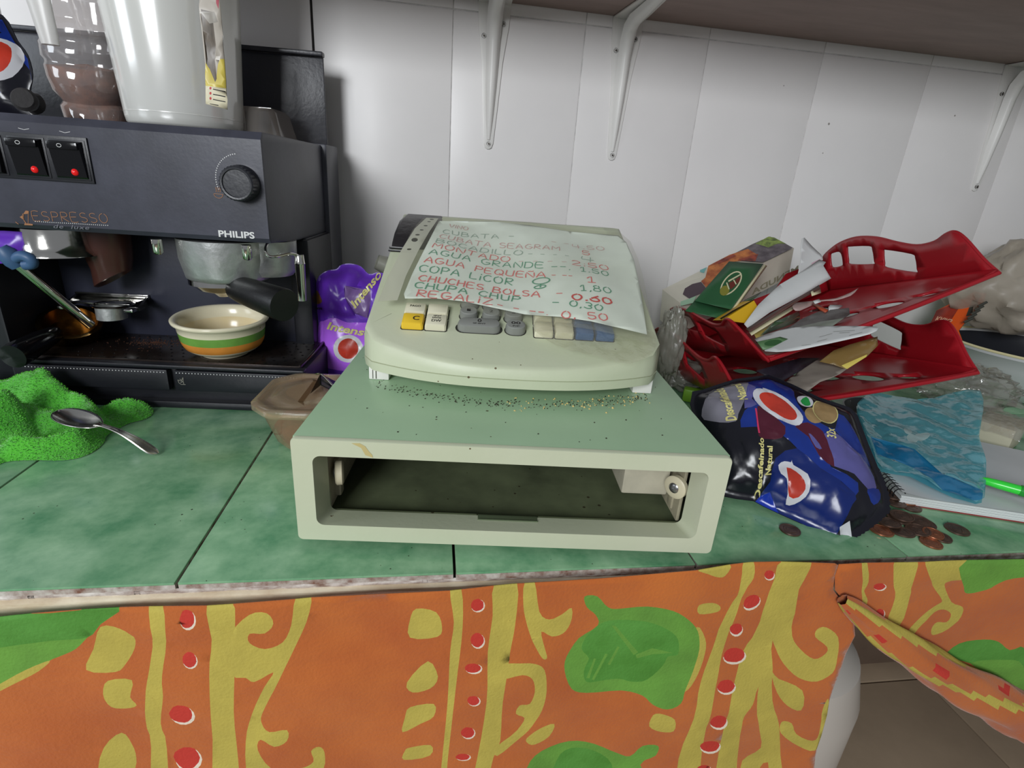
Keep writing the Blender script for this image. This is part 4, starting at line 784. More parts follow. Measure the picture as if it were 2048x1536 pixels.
obj('packet', patch(so, lambda u, v: SK.P(u, v, .0012*math.sin(v*90)+wob((u, v), 60, .001)), .006, rg), pk, solid=.003, smooth=60, fixn=False)
tag(bpy.data.objects['packet'], 'upright yellow and grey printed packet against the right side of the jug', 'packet')
# coffee bag at the far left on the machine and two dark lumps
cm = [M('foil_black', (20, 20, 28), .22, bump=(30, .5)), M('foil_blue', (22, 46, 124), .22, bump=(30, .4)), M('foil_white', (196, 196, 200), .25), M('foil_red', (206, 62, 44), .25, var=(20, .25)), M('foil_grey', (120, 118, 128), .25), M('foil_text', (208, 200, 130), .3), M('foil_lilac', (86, 84, 140), .22, bump=(40, .5)), M('foil_tan', (160, 132, 88), .4, var=(60, .15)), M('foil_leaf', (36, 140, 66), .35), M('foil_maroon', (74, 22, 38), .25), M('foil_pink', (196, 52, 90), .3)]
Q = Plane(mw(-.16, .135, TZ+.001), EX, (mm_.to_3x3() @ Vector((0, .25, 1))))
o_ = [(62, 236), (60, 190), (66, 150), (56, 110), (35, 80), (5, 30), (-60, 20), (-120, 60), (-130, 236)]
rg = [(Q.uvs([(62, 150), (66, 165), (60, 140), (40, 110), (20, 92), (0, 60), (14, 72), (0, 95), (-40, 90), (-60, 60), (-40, 40), (5, 40), (30, 85), (56, 118)]), 1), (Q.uvs(ell(14, 130, 38, 46, 10, 20)), 2), (Q.uvs(ell(12, 128, 26, 36, 10, 20)), 3), (Q.uvs([(-60, 180), (0, 178), (24, 195), (0, 208), (-60, 212)]), 1)]
mb, fn = pillow(sm(Q.uvs(o_), 3), Q, .022, .006, rg, lambda u, v: .004*crumple((u, v), 30, 3))
bgt = thing('coffee_bag', 'dark blue coffee bag at the far left on top of the espresso machine', 'coffee bag', tuple(mw(-.20, .135, TZ)), MYAW); obj('pouch', mb, cm, bgt, smooth=60)
for i, (px, py, r_) in enumerate(((48, 199, .0125), (70, 208, .0120))):
    c_ = hit(px, py, mw(0, .085+.02*i, 0), FP.n)
    tag(obj('coffee_pod', MB().lathe([(.0001, -.004), (r_*.8, -.004), (r_, 0), (r_*.8, .004), (.0001, .0045)], c_, (mm_.to_3x3() @ Vector((.35-.5*i, -1, .25))), 28), M('pod_dark', (44, 42, 42), .8, bump=(200, .4))), ('dark coffee pod leaning on the blue coffee bag', 'dark coffee pod leaning nearest the cocoa jar')[i], 'coffee pod', 'dark pods on the machine')
# purple packet at the left under the housing
Q = Plane(mw(-.12, .028, .20), EX, (0, 0, 1)); o_ = [(-90, 464), (48, 464), (54, 480), (55, 510), (40, 520), (10, 527), (-30, 522), (-90, 500)]
mb, fn = pillow(sm(Q.uvs(o_), 3), Q, .010, .005, [], lambda u, v: .003*crumple((u, v), 25, 8))
PUR = M('foil_purple', (106, 52, 190), .28, bump=(25, .4), var=(10, .15)); tag(obj('purple_packet', mb, PUR, smooth=60), 'purple foil packet hanging under the left end of the machine housing', 'packet')

# ------------------------------------------------------------------ green towel and spoon
GT = M('terry_green', (84, 184, 46), .95, var=(14, .25), c2=(60, 150, 34), bump=(420, .9), sheen=.5); GT2 = M('terry_green_pile', (108, 214, 60), .95, var=(60, .3), sheen=.5)
tw = thing('green_towel', 'crumpled bright green terry cloth on the counter in front of the espresso machine', 'cloth', (-.19, .24, 0))
to = [onZ(*p).to_2d()[:] for p in ((-120, 880), (-130, 790), (-20, 760), (60, 790), (120, 812), (180, 822), (235, 818), (270, 812), (300, 812), (307, 826), (292, 838), (262, 846), (236, 858), (214, 872), (205, 890), (176, 910), (130, 921), (60, 921), (10, 925), (-60, 945))]
to = [(x, min(y, .313-(x+.119)*.0787-.006)) for x, y in sm(to, 3)]
def tl(pts, w_, h, z=0): return [onZ(*p, 0).to_2d() for p in pts], w_, h
folds = [tl([(-80, 905), (-10, 880), (30, 868)], .020, .040), tl([(40, 912), (100, 908), (160, 896), (190, 876), (196, 862)], .013, .017), tl([(-60, 820), (0, 812), (70, 818), (120, 828)], .030, .038),
         tl([(120, 822), (180, 838), (200, 858)], .012, .020), tl([(210, 836), (250, 828), (295, 824)], .009, .012), tl([(0, 850), (60, 852), (130, 858)], .022, .016), tl([(-60, 800), (20, 798), (70, 806), (110, 822)], .018, .046)]
def segd(x, y, P):
    b_ = 1e9
    for i in range(len(P)-1):
        ax, ay = P[i]; dx, dy = P[i+1]-P[i]; L = dx*dx+dy*dy; t = max(0, min(1, ((x-ax)*dx+(y-ay)*dy)/L)); b_ = min(b_, (ax+t*dx-x)**2+(ay+t*dy-y)**2)
    return b_
def towel(x, y, off=0):
    d = distpoly(x, y, to) if inpoly(x, y, to) else 0
    h = .0045; hs = [hh*math.exp(-segd(x, y, P)/(w_*w_*.5)) for P, w_, hh in folds]; h += max(hs)*.8+sum(hs)*.2
    h += .003*math.sin(x*120+y*60)*min(1, d*60)+.013*(crumple((x, y), 11, 6)-.35)*min(1, d*45); h = max(h, .003)
    h = h*(1-math.exp(-d/.006))+.0004
    return Vector((x, y, h+off))
mb = patch(to, towel, .0028); mb = patch(to, lambda u, v: Vector((u, v, .0003)), .02, mb=mb)
obj('cloth', mb, GT, tw, smooth=80)
t = MB(); rn = random.Random(4); x0 = min(p[0] for p in to); x1 = max(p[0] for p in to); y0 = min(p[1] for p in to); y1 = max(p[1] for p in to); c = 0
while c < 15000:
    x, y = rn.uniform(x0, x1), rn.uniform(y0, y1)
    if not inpoly(x, y, to): continue
    p = towel(x, y, -.0003); e = .0012; nx = towel(x+e, y).z-p.z; ny = towel(x, y+e).z-p.z; N_ = Vector((-nx/e, -ny/e, 1)).normalized()+Vector((rn.uniform(-.5, .5), rn.uniform(-.5, .5), 0)); N_.normalize()
    a = rn.uniform(0, 6.28); q = Vector((math.cos(a), math.sin(a), 0))*.0005; q2 = N_.cross(q).normalized()*.0005; tip = p+N_*rn.uniform(.0012, .0026)
    t.add([p+q, p-q*.5+q2, p-q*.5-q2, tip], [(0, 1, 3), (1, 2, 3), (2, 0, 3)]); c += 1
obj('pile', t, GT2, tw, kind='stuff', smooth=0, fixn=False)
# spoon: bowl on the towel, handle end on the counter
SP = M('spoon_steel', (206, 204, 198), .24, 1, bump=(60, .06))
bz = towel(*onZ(160, 838, .02).to_2d()).z
A = onZ(116, 820, .031); B = onZ(197, 853, .0285); Cc = onZ(317, 908, .0025)
ax = (B-A); L1 = ax.length; ax.normalize(); side = ax.cross(Vector((0, 0, 1))).normalized(); upn = side.cross(ax).normalized(); up = Vector((0, 0, 1))
if upn.z < 0: upn = -upn
hw = .0155
def bowl(u, v):
    s_ = u; r = math.sqrt(max(0, 1-(2*s_-1)**2))*(1+.22*(.5-s_)); w_ = hw*r; t = (v-.5)*2
    dep = .0075*(1-t*t)*(1-(2*s_-1)**2)
    return A+ax*(s_*L1)+side*(w_*t)-upn*dep+up*.0
m = MB().grid(bowl, 20, 14)
sp_ = thing('teaspoon', 'steel teaspoon with its bowl on the green towel and handle on the tiles', 'spoon', tuple(A.lerp(Cc, .5)))
obj('bowl', m, SP, sp_, solid=.0011, smooth=80)
ring = []; d2 = (Cc-B); 
for i in range(19):
    s_ = i/18; p = B-ax*.003+d2*s_*1.02+up*(.0045*math.sin(PI*min(1, s_*1.1))+.002*(1-s_)); w_ = [.0042, .0030, .0026, .0026, .0028, .0030, .0033, .0036, .0040, .0044, .0048, .0052, .0056, .0060, .0063, .0065, .0064, .0054, .0022][i]; th = .0011
    dd = d2.normalized(); sd = dd.cross(up).normalized(); nn = sd.cross(dd)
    ring.append([p+sd*w_*c_+nn*z for c_, z in ((-1, 0), (-.9, th*.8), (-.5, th*.5), (0, th*1.1), (.5, th*.5), (.9, th*.8), (1, 0), (.7, -th), (-.7, -th))])
obj('handle', MB().loft(ring), SP, sp_, smooth=40)

# ------------------------------------------------------------------ purple coffee bag behind the container
Q = Plane((.10, .425, 0), (1, .0, 0), (0, .10, 1))
o_ = [(640, 775), (634, 720), (637, 650), (632, 600), (634, 560), (650, 543), (672, 538), (682, 530), (700, 527), (722, 533), (738, 548), (760, 545), (790, 560), (810, 620), (815, 700), (812, 790), (720, 800)]
pur = [PUR, M('foil_purple_light', (170, 96, 226), .26, bump=(25, .4)), M('foil_white', (196, 196, 200), .25), M('foil_red', (206, 62, 44), .25), M('foil_text', (208, 200, 130), .3), M('foil_purple_grey', (112, 84, 140), .3), M('foil_brown', (120, 82, 48), .3), INK]
rg = [(Q.uvs(sm([(640, 720), (637, 652), (650, 640), (672, 632), (700, 640), (730, 640), (820, 650), (820, 735), (700, 735)])), 1), (Q.uvs([(696, 568), (745, 578), (745, 600), (740, 632), (715, 622), (695, 590)]), 5), (Q.uvs(sm([(631, 580), (642, 590), (648, 600), (640, 607), (631, 606)])), 6), (Q.uvs(ell(701, 691, 29, 27, 0, 24)), 2), (Q.uvs(ell(701, 691, 20, 20, 0, 24)), 3)]
def ex(u, v):
    return .007*crumple((u, v), 18, 5)+(.010*crumple((u, v*.5), 34, 9) if v > .10 else 0)
mb, fn = pillow(sm(Q.uvs(o_), 3), Q, .022, .0045, rg, ex)
pb = thing('purple_coffee_bag', 'shiny purple coffee bag with a red cup print between the espresso machine and the register', 'coffee bag', (.11, .43, 0)); obj('pouch', mb, pur, pb, smooth=60)
t = MB(); f2 = lambda u, v: fn(u, v, .0008)
text_on(t, 'Intenso', f2, Q.uv(657, 654), Q.uv(748, 668), Q.uv(0, 0)[1]*0+.0105, 4, .03, .25); text_on(t, 'Intenso', f2, Q.uv(716, 612), Q.uv(765, 550), .010, 4, .03, .25); text_on(t, 'xtra', f2, Q.uv(633, 619), Q.uv(648, 617), .004, 7, .02, .2)
obj('lettering', t, pur, pb, smooth=0, fixn=False)

# ------------------------------------------------------------------ plastic food container with a clip
fc = thing('food_container', 'brown-stained clear plastic container with lid, left of the cash drawer', 'food container', (.10, .24, 0))
CB2 = film('container_plastic', (226, 192, 158), .72, .14, (14, .25), .6); CLD = film('container_lid', (222, 196, 164), .64, .18, (16, .35), .6)
fa = math.radians(-6); fm = Matrix.Translation((.0, 0, 0))
def oct_(ins, z, c=.022):
    x0, x1, y0, y1 = .0335+ins, .0335+.098-ins, .180+ins, .2935-ins; P = [(x0+c, y0), (x1-c, y0), (x1, y0+c), (x1, y1-c), (x1-c, y1), (x0+c, y1), (x0, y1-c), (x0, y0+c)]; out = []
    for i, p in enumerate(P):
        a = P[i-1]; b2 = P[(i+1) % 8]; p = Vector(p)
        for q in (Vector(a), Vector(b2)): out.append(p+(q-p).normalized()*.004)
    th = math.radians(-3); cx, cy = .08, .24
    return [Vector((cx+(x-cx)*math.cos(th)-(y-cy)*math.sin(th), cy+(x-cx)*math.sin(th)+(y-cy)*math.cos(th), z)) for x, y in out]
obj('tub', MB().loft([oct_(.020, .0006), oct_(.016, .003), oct_(.009, .030), oct_(.0055, .0465), oct_(.002, .0470), oct_(.002, .0500)], cap=False).loft([oct_(.020, .0006), oct_(.021, .0008), oct_(.03, .0008)]), CB2, fc, smooth=35)
obj('lid', MB().loft([oct_(.0005, .0455), oct_(-.001, .0480), oct_(-.001, .0535), oct_(.0008, .0550), oct_(.0055, .0550), oct_(.0080, .0530), oct_(.014, .0530), oct_(.0165, .0548), oct_(.026, .0550)], cap=False).loft([oct_(.026, .0550), oct_(.0262, .0546)]), CLD, fc, smooth=35)
obj('contents', MB().loft([oct_(.022, .0015), oct_(.0185, .006), oct_(.0145, .020), oct_(.02, .0235), oct_(.034, .0225)]), M('ground_coffee', (134, 78, 54), .95, var=(60, .4), bump=(100, .9)), fc)
ck = thing('lid_clip', 'black folded clip lying on the plastic container lid', 'clip', (.115, .235, .055))
c0 = onZ(620, 788, .057); c1 = onZ(668, 775, .057); 
obj('flap', MB().loft([[c0+Vector((0, 0, 0)), c0+Vector((.003, .026, .0)), c0+Vector((.004, .026, .001)), c0+Vector((.001, 0, .001))], [c0+Vector((.012, -.002, .011)), c0+Vector((.006, .026, .013)), c0+Vector((.007, .026, .014)), c0+Vector((.013, -.002, .012))], [c0+Vector((.036, -.008, .001)), c0+Vector((.030, .022, .002)), c0+Vector((.030, .022, .003)), c0+Vector((.036, -.008, .002))]]), BK3, ck, smooth=0)
obj('wire', MB().tube(sm([tuple(c0+Vector(q)) for q in ((.002, .027, .013), (.010, .018, .016), (.022, .006, .009), (.034, -.004, .003))], 3, False), .0011, 8), CH, ck)

# ------------------------------------------------------------------ two red letter trays, tilted and fanned out
RED = M('tray_red', (158, 24, 34), .30, bump=(200, .04), var=(5, .08))
TW_, TL_ = .255, .33
def tray_frame(o, e): return Matrix.Translation(o) @ Euler(e, 'XYZ').to_matrix().to_4x4()
TU = tray_frame((.5880, .1825, .1195), (-.2739, -.4414, -.0695)); TV = tray_frame((.5658, .1674, .0665), (-.1938, -.2203, -.0915))
def tray(Mx, label, extra_holes=()):
    t = thing('letter_tray', label, 'letter tray', tuple(Mx.translation), 0, 'red letter trays')
    P = sm([(0, 0), (.06, -.007), (.128, -.010), (.195, -.007), (TW_, 0)], 5, False)+[(TW_, TL_), (0, TL_)]
    H = [ell(cx, cy, rx, ry, a, 18) for cx, cy, rx, ry, a in ((.170, .055, .013, .024, 0), (.139, .085, .012, .018, 0), (.200, .028, .0085, .012, 20), (.085, .055, .013, .024, 0), (.055, .028, .0085, .012, -20), (.17, .20, .013, .03, 0), (.085, .20, .013, .03, 0), (.128, .14, .014, .03, 0))]
    def fl_(u, v): return Mx @ Vector((u, v, .0035*min(1, max(0, (.012-min(u, TW_-u))/.012))+.0028*math.exp(-((v+.004)/.006)**2)))
    obj('floor', patch(P, fl_, .018, holes=H), RED, t, solid=.0026, smooth=50, bevel=0)
    prof = sm([(.0, .0), (.004, .004), (.018, .018), (.038, .043), (.052, .0535), (.066, .053), (.085, .047), (.115, .047), (.15, .056), (.19, .069), (.235, .0765), (.28, .0745), (.315, .066), (TL_, .060)], 4, False)+[(TL_, 0)]
    rh = lambda y0, y1, z0, z1, sk: sm([(y0+.004, z0), (y1-.004, z0+sk), (y1, z0+.006+sk), (y1-.002, z1+sk-.002), (y1-.008, z1+sk), (y0+.006, z1), (y0, z1-.006), (y0, z0+.004)], 3)
    wh = [rh(.118, .180, .014, .038, .012), rh(.200, .262, .034, .060, .006), rh(.276, .310, .040, .062, 0)]
    for sgn, x in ((-1, 0), (1, TW_)):
        def wf(u, v): return Mx @ Vector((x+sgn*(.16*v+.0018*math.exp(-((v-.03)/.02)**2)*0), u, v))
        w_ = obj('side_wall', patch(prof, wf, .018, holes=wh), RED, t, solid=.0026, smooth=50)
        rim = [(x+sgn*(.16*v+.001), u, v) for u, v in prof[:-1]]
        obj('rim', MB().tube([Mx @ Vector(p) for p in rim], .0019, 8), RED, w_)
    bk = [(0, 0), (TW_, 0), (TW_+.009, .055), (.2, .056), (.17, .035), (.085, .035), (.055, .056), (-.009, .055)]
    obj('back_wall', patch(bk, lambda u, v: Mx @ Vector((u, TL_+.05*v, v)), .03), RED, t, solid=.0026, smooth=50)
    obj('front_lip', MB().tube([Mx @ Vector((u, v, .0015)) for u, v in P[:-2]], .0024, 8), RED, t)
    return t
tray(TU, 'upper red plastic letter tray, tilted, full of papers and small boxes'); tray(TV, 'lower red plastic letter tray under the other, above the blue zip bag')

def card(name, pts, anchor, label, cat, mats, regs=(), t=.0006, cell=.02, fn=None, group=None, parent=None, kind=None, hole=()):
    """flat or gently curved sheet cut to an outline, lying in the plane through three anchors (px, py, Y)"""
    a, b, c = [onY(x, y, Y) for x, y, Y in anchor]; P = Plane(a, b-a, c-a)
    f = (lambda u, v: P.P(u, v, fn(u, v))) if fn else (lambda u, v: P.P(u, v))
    o = obj(name, patch(P.uvs(pts), f, cell, [(P.uvs(q), m) for q, m in regs], [P.uvs(h) for h in hole]), mats, parent, solid=t, smooth=50, fixn=False)
    if label and parent is None: tag(o, label, cat, group)
    return o, P, f
CDW = M('card_white', (206, 202, 186), .5, var=(12, .06)); CDG = M('card_green', (46, 96, 60), .4, var=(10, .12)); CDC = M('card_cream', (206, 200, 164), .6); PW2 = M('paper_cool', (204, 206, 204), .65, var=(10, .06), bump=(12, .2))
# snack box: a real box, print on top, pale sides
tb = thing('snack_box', 'long pale cardboard box with fruit and leaf print, at the back of the upper tray', 'box', tuple(onY(1460, 590, .5)))
top4 = [onY(1325, 579, .50), onY(1538, 474, .565), onY(1588, 496, .530), onY(1362, 607, .455)]; dn = Vector((.006, .004, -.052))
bot4 = [p+dn for p in top4]
obj('carton', MB().loft([bot4, top4], cap=True), CDW, tb, smooth=0)
BP = Plane(top4[0], top4[1]-top4[0], top4[3]-top4[0]); BP = BP if BP.n.z > 0 else Plane(top4[0], top4[3]-top4[0], top4[1]-top4[0])
g4 = lambda P: [(1320+x*.1465, 460+y*.1465) for x, y in P]
PR = [M('print_dark', (66, 58, 64), .45, var=(60, .5), c2=(120, 112, 116)), M('print_orange_food', (206, 128, 64), .45, var=(70, .5), c2=(130, 52, 34)), M('print_leaf', (150, 172, 84), .45, var=(120, .4), c2=(60, 74, 40)), M('print_plum', (76, 62, 70), .45), M('print_teal', (110, 168, 164), .45), M('print_mint', (150, 184, 156), .45), M('print_redpepper', (178, 78, 52), .45, var=(80, .5), c2=(90, 40, 34))]
m = MB()
for P_, k in (([(1270, 190), (1500, 90), (1700, 180), (1815, 245), (1410, 440), (1060, 420), (1000, 330)], 0), ([(1300, 190), (1480, 92), (1560, 105), (1720, 190), (1600, 190), (1480, 240), (1400, 215)], 2), ([(620, 650), (660, 490), (950, 340), (1200, 260), (1330, 340), (1290, 400), (960, 440), (700, 740), (640, 800), (560, 700)], 1), ([(760, 440), (1000, 330), (1040, 360), (800, 470)], 6), ([(1080, 400), (1340, 330), (1300, 430), (1060, 420)], 6), ([(310, 880), (340, 800), (440, 740), (560, 710), (630, 800), (630, 840), (400, 940)], 3), ([(545, 550), (640, 510), (600, 590), (545, 575)], 4), ([(280, 980), (400, 940), (500, 900), (450, 1000), (280, 1040)], 5)):
    q = BP.uvs(g4(P_)); m.add([BP.P(u, v, .0003+.00005*k) for u, v in q], [tuple(range(len(q)))], k)
obj('print', m, PR, tb, smooth=0)
SPn = Plane(top4[3], top4[2]-top4[3], bot4[3]-top4[3]); t_ = MB(); sn = -.0005 if SPn.n.y > 0 else .0005
text_on(t_, 'MENUDA', lambda u, v: SPn.P(u, v, sn), SPn.uv(1596, 541), SPn.uv(1503, 590), .010, 0, .03); obj('side_lettering', t_, M('print_olive', (150, 146, 122), .5), tb, smooth=0)
# green booklet with an oval window picture
gbk = thing('green_booklet', 'dark green folded card with an oval emblem leaning on the snack box', 'booklet', tuple(onY(1450, 600, .42)))
o1, P1, f1 = card('cover', [(1458, 523), (1527, 528), (1462, 619), (1389, 602)], [(1458, 523, .445), (1527, 528, .425), (1389, 602, .385)], None, None, [CDG], t=.0008, parent=gbk)
card('fold', [(1389, 602), (1462, 619), (1438, 637), (1425, 634), (1370, 622)], [(1389, 602, .385), (1462, 619, .367), (1438, 637, .358)], None, None, [CDG], t=.0008, parent=gbk)
card('inner_pages', [(1529, 529), (1533, 532), (1468, 621), (1463, 620)], [(1529, 529, .426), (1463, 620, .366), (1533, 532, .430)], None, None, [CDC], t=.002, parent=gbk)
h_ = 1 if (P1.n.dot(CAM-P1.O) > 0) else -1; m = MB()
def onc(pts, hh, k): m.add([P1.P(u, v, h_*(.0006+hh)) for u, v in P1.uvs(pts)], [tuple(range(len(pts)))], k)
onc(ell(1462, 567, 29, 15, -50, 24), .0000, 0); onc(ell(1462, 567, 26, 12.5, -50, 24), .0001, 1); onc(ell(1449, 582, 11, 9, -50, 12), .0002, 2); onc([(1457, 567), (1467, 562), (1471, 572), (1461, 580)], .0002, 3); onc([(1470, 560), (1481, 553), (1479, 563), (1473, 570)], .0002, 3); onc([(1456, 562), (1480, 549), (1481, 551), (1457, 565)], .0003, 0); onc([(1454, 565), (1459, 579), (1457, 580), (1452, 567)], .0003, 0); onc([(1468, 560), (1473, 569), (1471, 570), (1466, 561)], .0003, 0)
obj('emblem', m, [CDC, CDG, M('emblem_olive', (128, 126, 50), .5), M('emblem_maroon', (104, 46, 38), .5)], gbk, smooth=0)
# second booklet behind, yellow carton end, white envelopes and cards
card('green_leaflet', [(1470, 621), (1512, 594), (1522, 584), (1490, 600)], [(1470, 621, .36), (1512, 594, .38), (1490, 600, .40)], 'small green and yellow leaflet edge between the booklet and the yellow carton', 'leaflet', [M('leaflet_green', (70, 100, 62), .4, var=(60, .4)), CDC])
yc = thing('yellow_carton', 'small yellow carton end poking out over the tray wall, below the green booklet', 'carton', tuple(onY(1480, 630, .33)))
q = [onY(1446, 640, .325), onY(1508, 601, .350), onY(1520, 622, .338), onY(1489, 646, .322)]; back = Vector((.002, .030, -.008))
obj('carton', MB().loft([q, [p+back for p in q]]), M('carton_yellow', (222, 176, 34), .42), yc, smooth=0)
card('dark_sleeve', [(1440, 637), (1464, 622), (1509, 598), (1506, 601), (1446, 642)], [(1440, 637, .33), (1509, 598, .352), (1464, 622, .335)], 'thin black card between the green booklet and the yellow carton', 'card', [M('card_black', (26, 26, 26), .4)])
card('white_envelope', [(1488, 648), (1516, 612), (1560, 568), (1606, 540), (1640, 516), (1652, 524), (1646, 533), (1662, 557), (1600, 592), (1540, 624), (1496, 654)], [(1488, 648, .30), (1662, 557, .335), (1560, 568, .345)], 'long white envelope lying diagonally across the papers in the upper tray', 'envelope', [PW2], cell=.012, fn=lambda u, v: .003*math.sin(v*120))
card('curled_sheet', sm([(1604, 477), (1618, 480), (1640, 498), (1648, 510), (1644, 522), (1622, 540), (1600, 556), (1606, 520)], 2), [(1604, 477, .40), (1648, 510, .385), (1600, 556, .36)], 'curled white sheet standing up against the right side wall of the upper tray', 'paper', [PW2, M('paper_pink', (196, 166, 176), .6)], cell=.008, fn=lambda u, v: .006*math.sin(u*60), regs=[([(1628, 522), (1646, 514), (1640, 534), (1630, 540)], 1)])
for k, (pp, aa, lab, mt) in enumerate((
  ([(1492, 658), (1540, 628), (1610, 588), (1638, 570), (1641, 577), (1600, 600), (1500, 664)], .294, 'brown card edge directly under the long white envelope', M('card_brown', (96, 66, 58), .5, var=(40, .2))),
  ([(1498, 664), (1586, 612), (1590, 617), (1503, 671)], .288, 'cream strip of card under the brown card, pointing at the tray corner', CDC),
  ([(1622, 583), (1640, 577), (1642, 586), (1624, 592)], .300, 'small cream tab at the far end of the brown card', CDC),
  ([(1508, 668), (1548, 645), (1546, 652), (1524, 672), (1512, 676)], .280, 'dull yellow card corner under the cream strip', M('card_mustard', (168, 148, 76), .5)),
  ([(1546, 646), (1598, 622), (1600, 636), (1592, 645), (1530, 668), (1520, 672)], .285, 'clear card case with a green card in the upper tray', film('case_film', (120, 140, 122), .35, .12, (20, .2), .6)),
  ([(1550, 642), (1590, 628), (1588, 636), (1540, 656)], .288, 'green leaflet inside the clear card case', M('leaflet_green', (70, 100, 62), .4)),
  ([(1510, 680), (1600, 646), (1602, 652), (1540, 680), (1514, 686)], .272, 'black card under the clear card case', M('card_black', (26, 26, 26), .4)))):
    x0, y0 = pp[0]; xm, ym = pp[len(pp)//2]; x1, y1 = pp[-1]
    card('card', pp, [(x0, y0, aa), (xm, ym, aa+.02), (x1, y1+.01, aa-.012)], lab, 'card', [mt], t=.0008)
card('receipt', sm([(1590, 606), (1640, 597), (1672, 596), (1700, 588), (1714, 580), (1712, 583), (1700, 594), (1668, 600), (1640, 600), (1600, 622), (1586, 620)], 2), [(1590, 606, .31), (1714, 580, .32), (1600, 622, .295)], 'thin curling till receipt pointing right across the upper tray', 'receipt', [M('receipt_pink', (176, 152, 146), .6)], cell=.01, fn=lambda u, v: .003*math.sin(u*50))
card('paper_scrap', [(1657, 614), (1660, 610), (1680, 610), (1686, 612), (1676, 618), (1658, 622)], [(1657, 614, .27), (1686, 612, .275), (1658, 622, .26)], 'small light paper scrap on the red tray floor near the round hole', 'paper', [PW2])
card('white_tag', [(1626, 602), (1638, 598), (1642, 604), (1630, 608)], [(1626, 602, .30), (1638, 598, .30), (1630, 608, .295)], 'small white tag beside the receipt in the upper tray', 'tag', [PW2])
card('orange_stick', [(1624, 609), (1632, 608), (1656, 622), (1650, 625)], [(1624, 609, .30), (1656, 622, .26), (1650, 625, .258)], 'small orange stick lying on the upper tray floor', 'stick', [M('stick_orange', (160, 66, 34), .5)], t=.003)
card('printed_leaflet', [(1560, 668), (1600, 640), (1640, 622), (1698, 616), (1700, 628), (1662, 654), (1600, 660), (1540, 672)], [(1560, 668, .235), (1700, 628, .228), (1640, 622, .27)], 'dark printed leaflet with coffee beans lying flat on the upper tray floor', 'leaflet', [M('leaflet_dark', (96, 92, 90), .4, var=(70, .5), c2=(60, 54, 52)), M('leaflet_pale', (128, 134, 122), .4, var=(40, .2))], regs=[([(1590, 656), (1640, 644), (1690, 636), (1662, 654), (1600, 660)], 1)])
ws_, Pw, fw = card('white_sheet', sm([(1531, 706), (1524, 690), (1510, 682), (1560, 664), (1610, 657), (1680, 656), (1740, 657), (1758, 661), (1740, 672), (1690, 684), (1620, 699), (1580, 706)], 2), [(1531, 706, .183), (1758, 661, .132), (1560, 664, .225)], 'white printed sheet curling over the front edge of the upper tray', 'paper', [PW2], cell=.010, fn=lambda u, v: .0022+.003*math.sin(u*30)*0)
hs = 1 if Pw.n.dot(CAM-Pw.O) > 0 else -1; m = MB()
for (xa, ya, xb, yb) in ((1640, 679, 1665, 672), (1668, 668, 1710, 666), (1680, 671, 1700, 670), (1636, 688, 1655, 683), (1605, 696, 1622, 694), (1700, 676, 1725, 670)): strokeline(m, [Pw.uv(xa, ya), Pw.uv(xb, yb)], lambda u, v: Pw.P(u, v, .0022+hs*.0008), .0007)
obj('print_lines', m, M('print_grey_dark', (110, 112, 104), .6), ws_, smooth=0)
card('green_banknote_card', [(1514, 684), (1560, 674), (1592, 683), (1560, 692), (1526, 700)], [(1514, 684, .195), (1592, 683, .187), (1526, 700, .185)], 'small green patterned card at the near corner of the upper tray', 'card', [M('note_green', (96, 136, 88), .5, var=(60, .3)), M('note_dark', (40, 78, 40), .5)], regs=[(ell(1546, 686, 18, 6, -8, 14), 1)], t=.001)
# papers in the lower tray
card('folded_paper', sm([(1560, 778), (1590, 752), (1610, 730), (1650, 720), (1696, 736), (1680, 752), (1640, 768), (1608, 790), (1580, 806), (1560, 800)], 2), [(1560, 778, .20), (1696, 736, .215), (1650, 720, .25)], 'crumpled greyish paper sticking out of the lower tray', 'paper', [M('paper_grey', (170, 162, 150), .65, var=(12, .15), bump=(20, .5))], cell=.008, fn=lambda u, v: .004*crumple((u, v), 30, 4))
card('amber_sachet', [(1640, 722), (1668, 700), (1700, 688), (1756, 672), (1757, 690), (1735, 712), (1694, 738), (1668, 728)], [(1640, 722, .22), (1757, 690, .215), (1694, 738, .205)], 'translucent yellow-brown sachet between the two trays', 'sachet', [film('amber_film', (176, 150, 90), .30, .2, (30, .6), .5), M('sachet_yellow', (212, 196, 96), .5)], cell=.008, fn=lambda u, v: .003*crumple((u, v), 40, 6), regs=[([(1684, 730), (1735, 708), (1733, 714), (1695, 738)], 1)])
card('dark_leaflet', [(1512, 742), (1600, 716), (1640, 716), (1600, 742), (1560, 765)], [(1512, 742, .215), (1640, 716, .24), (1560, 765, .205)], 'dark printed leaflet in the shade between the two trays', 'leaflet', [M('leaflet_plum', (50, 44, 56), .4, var=(60, .4))])

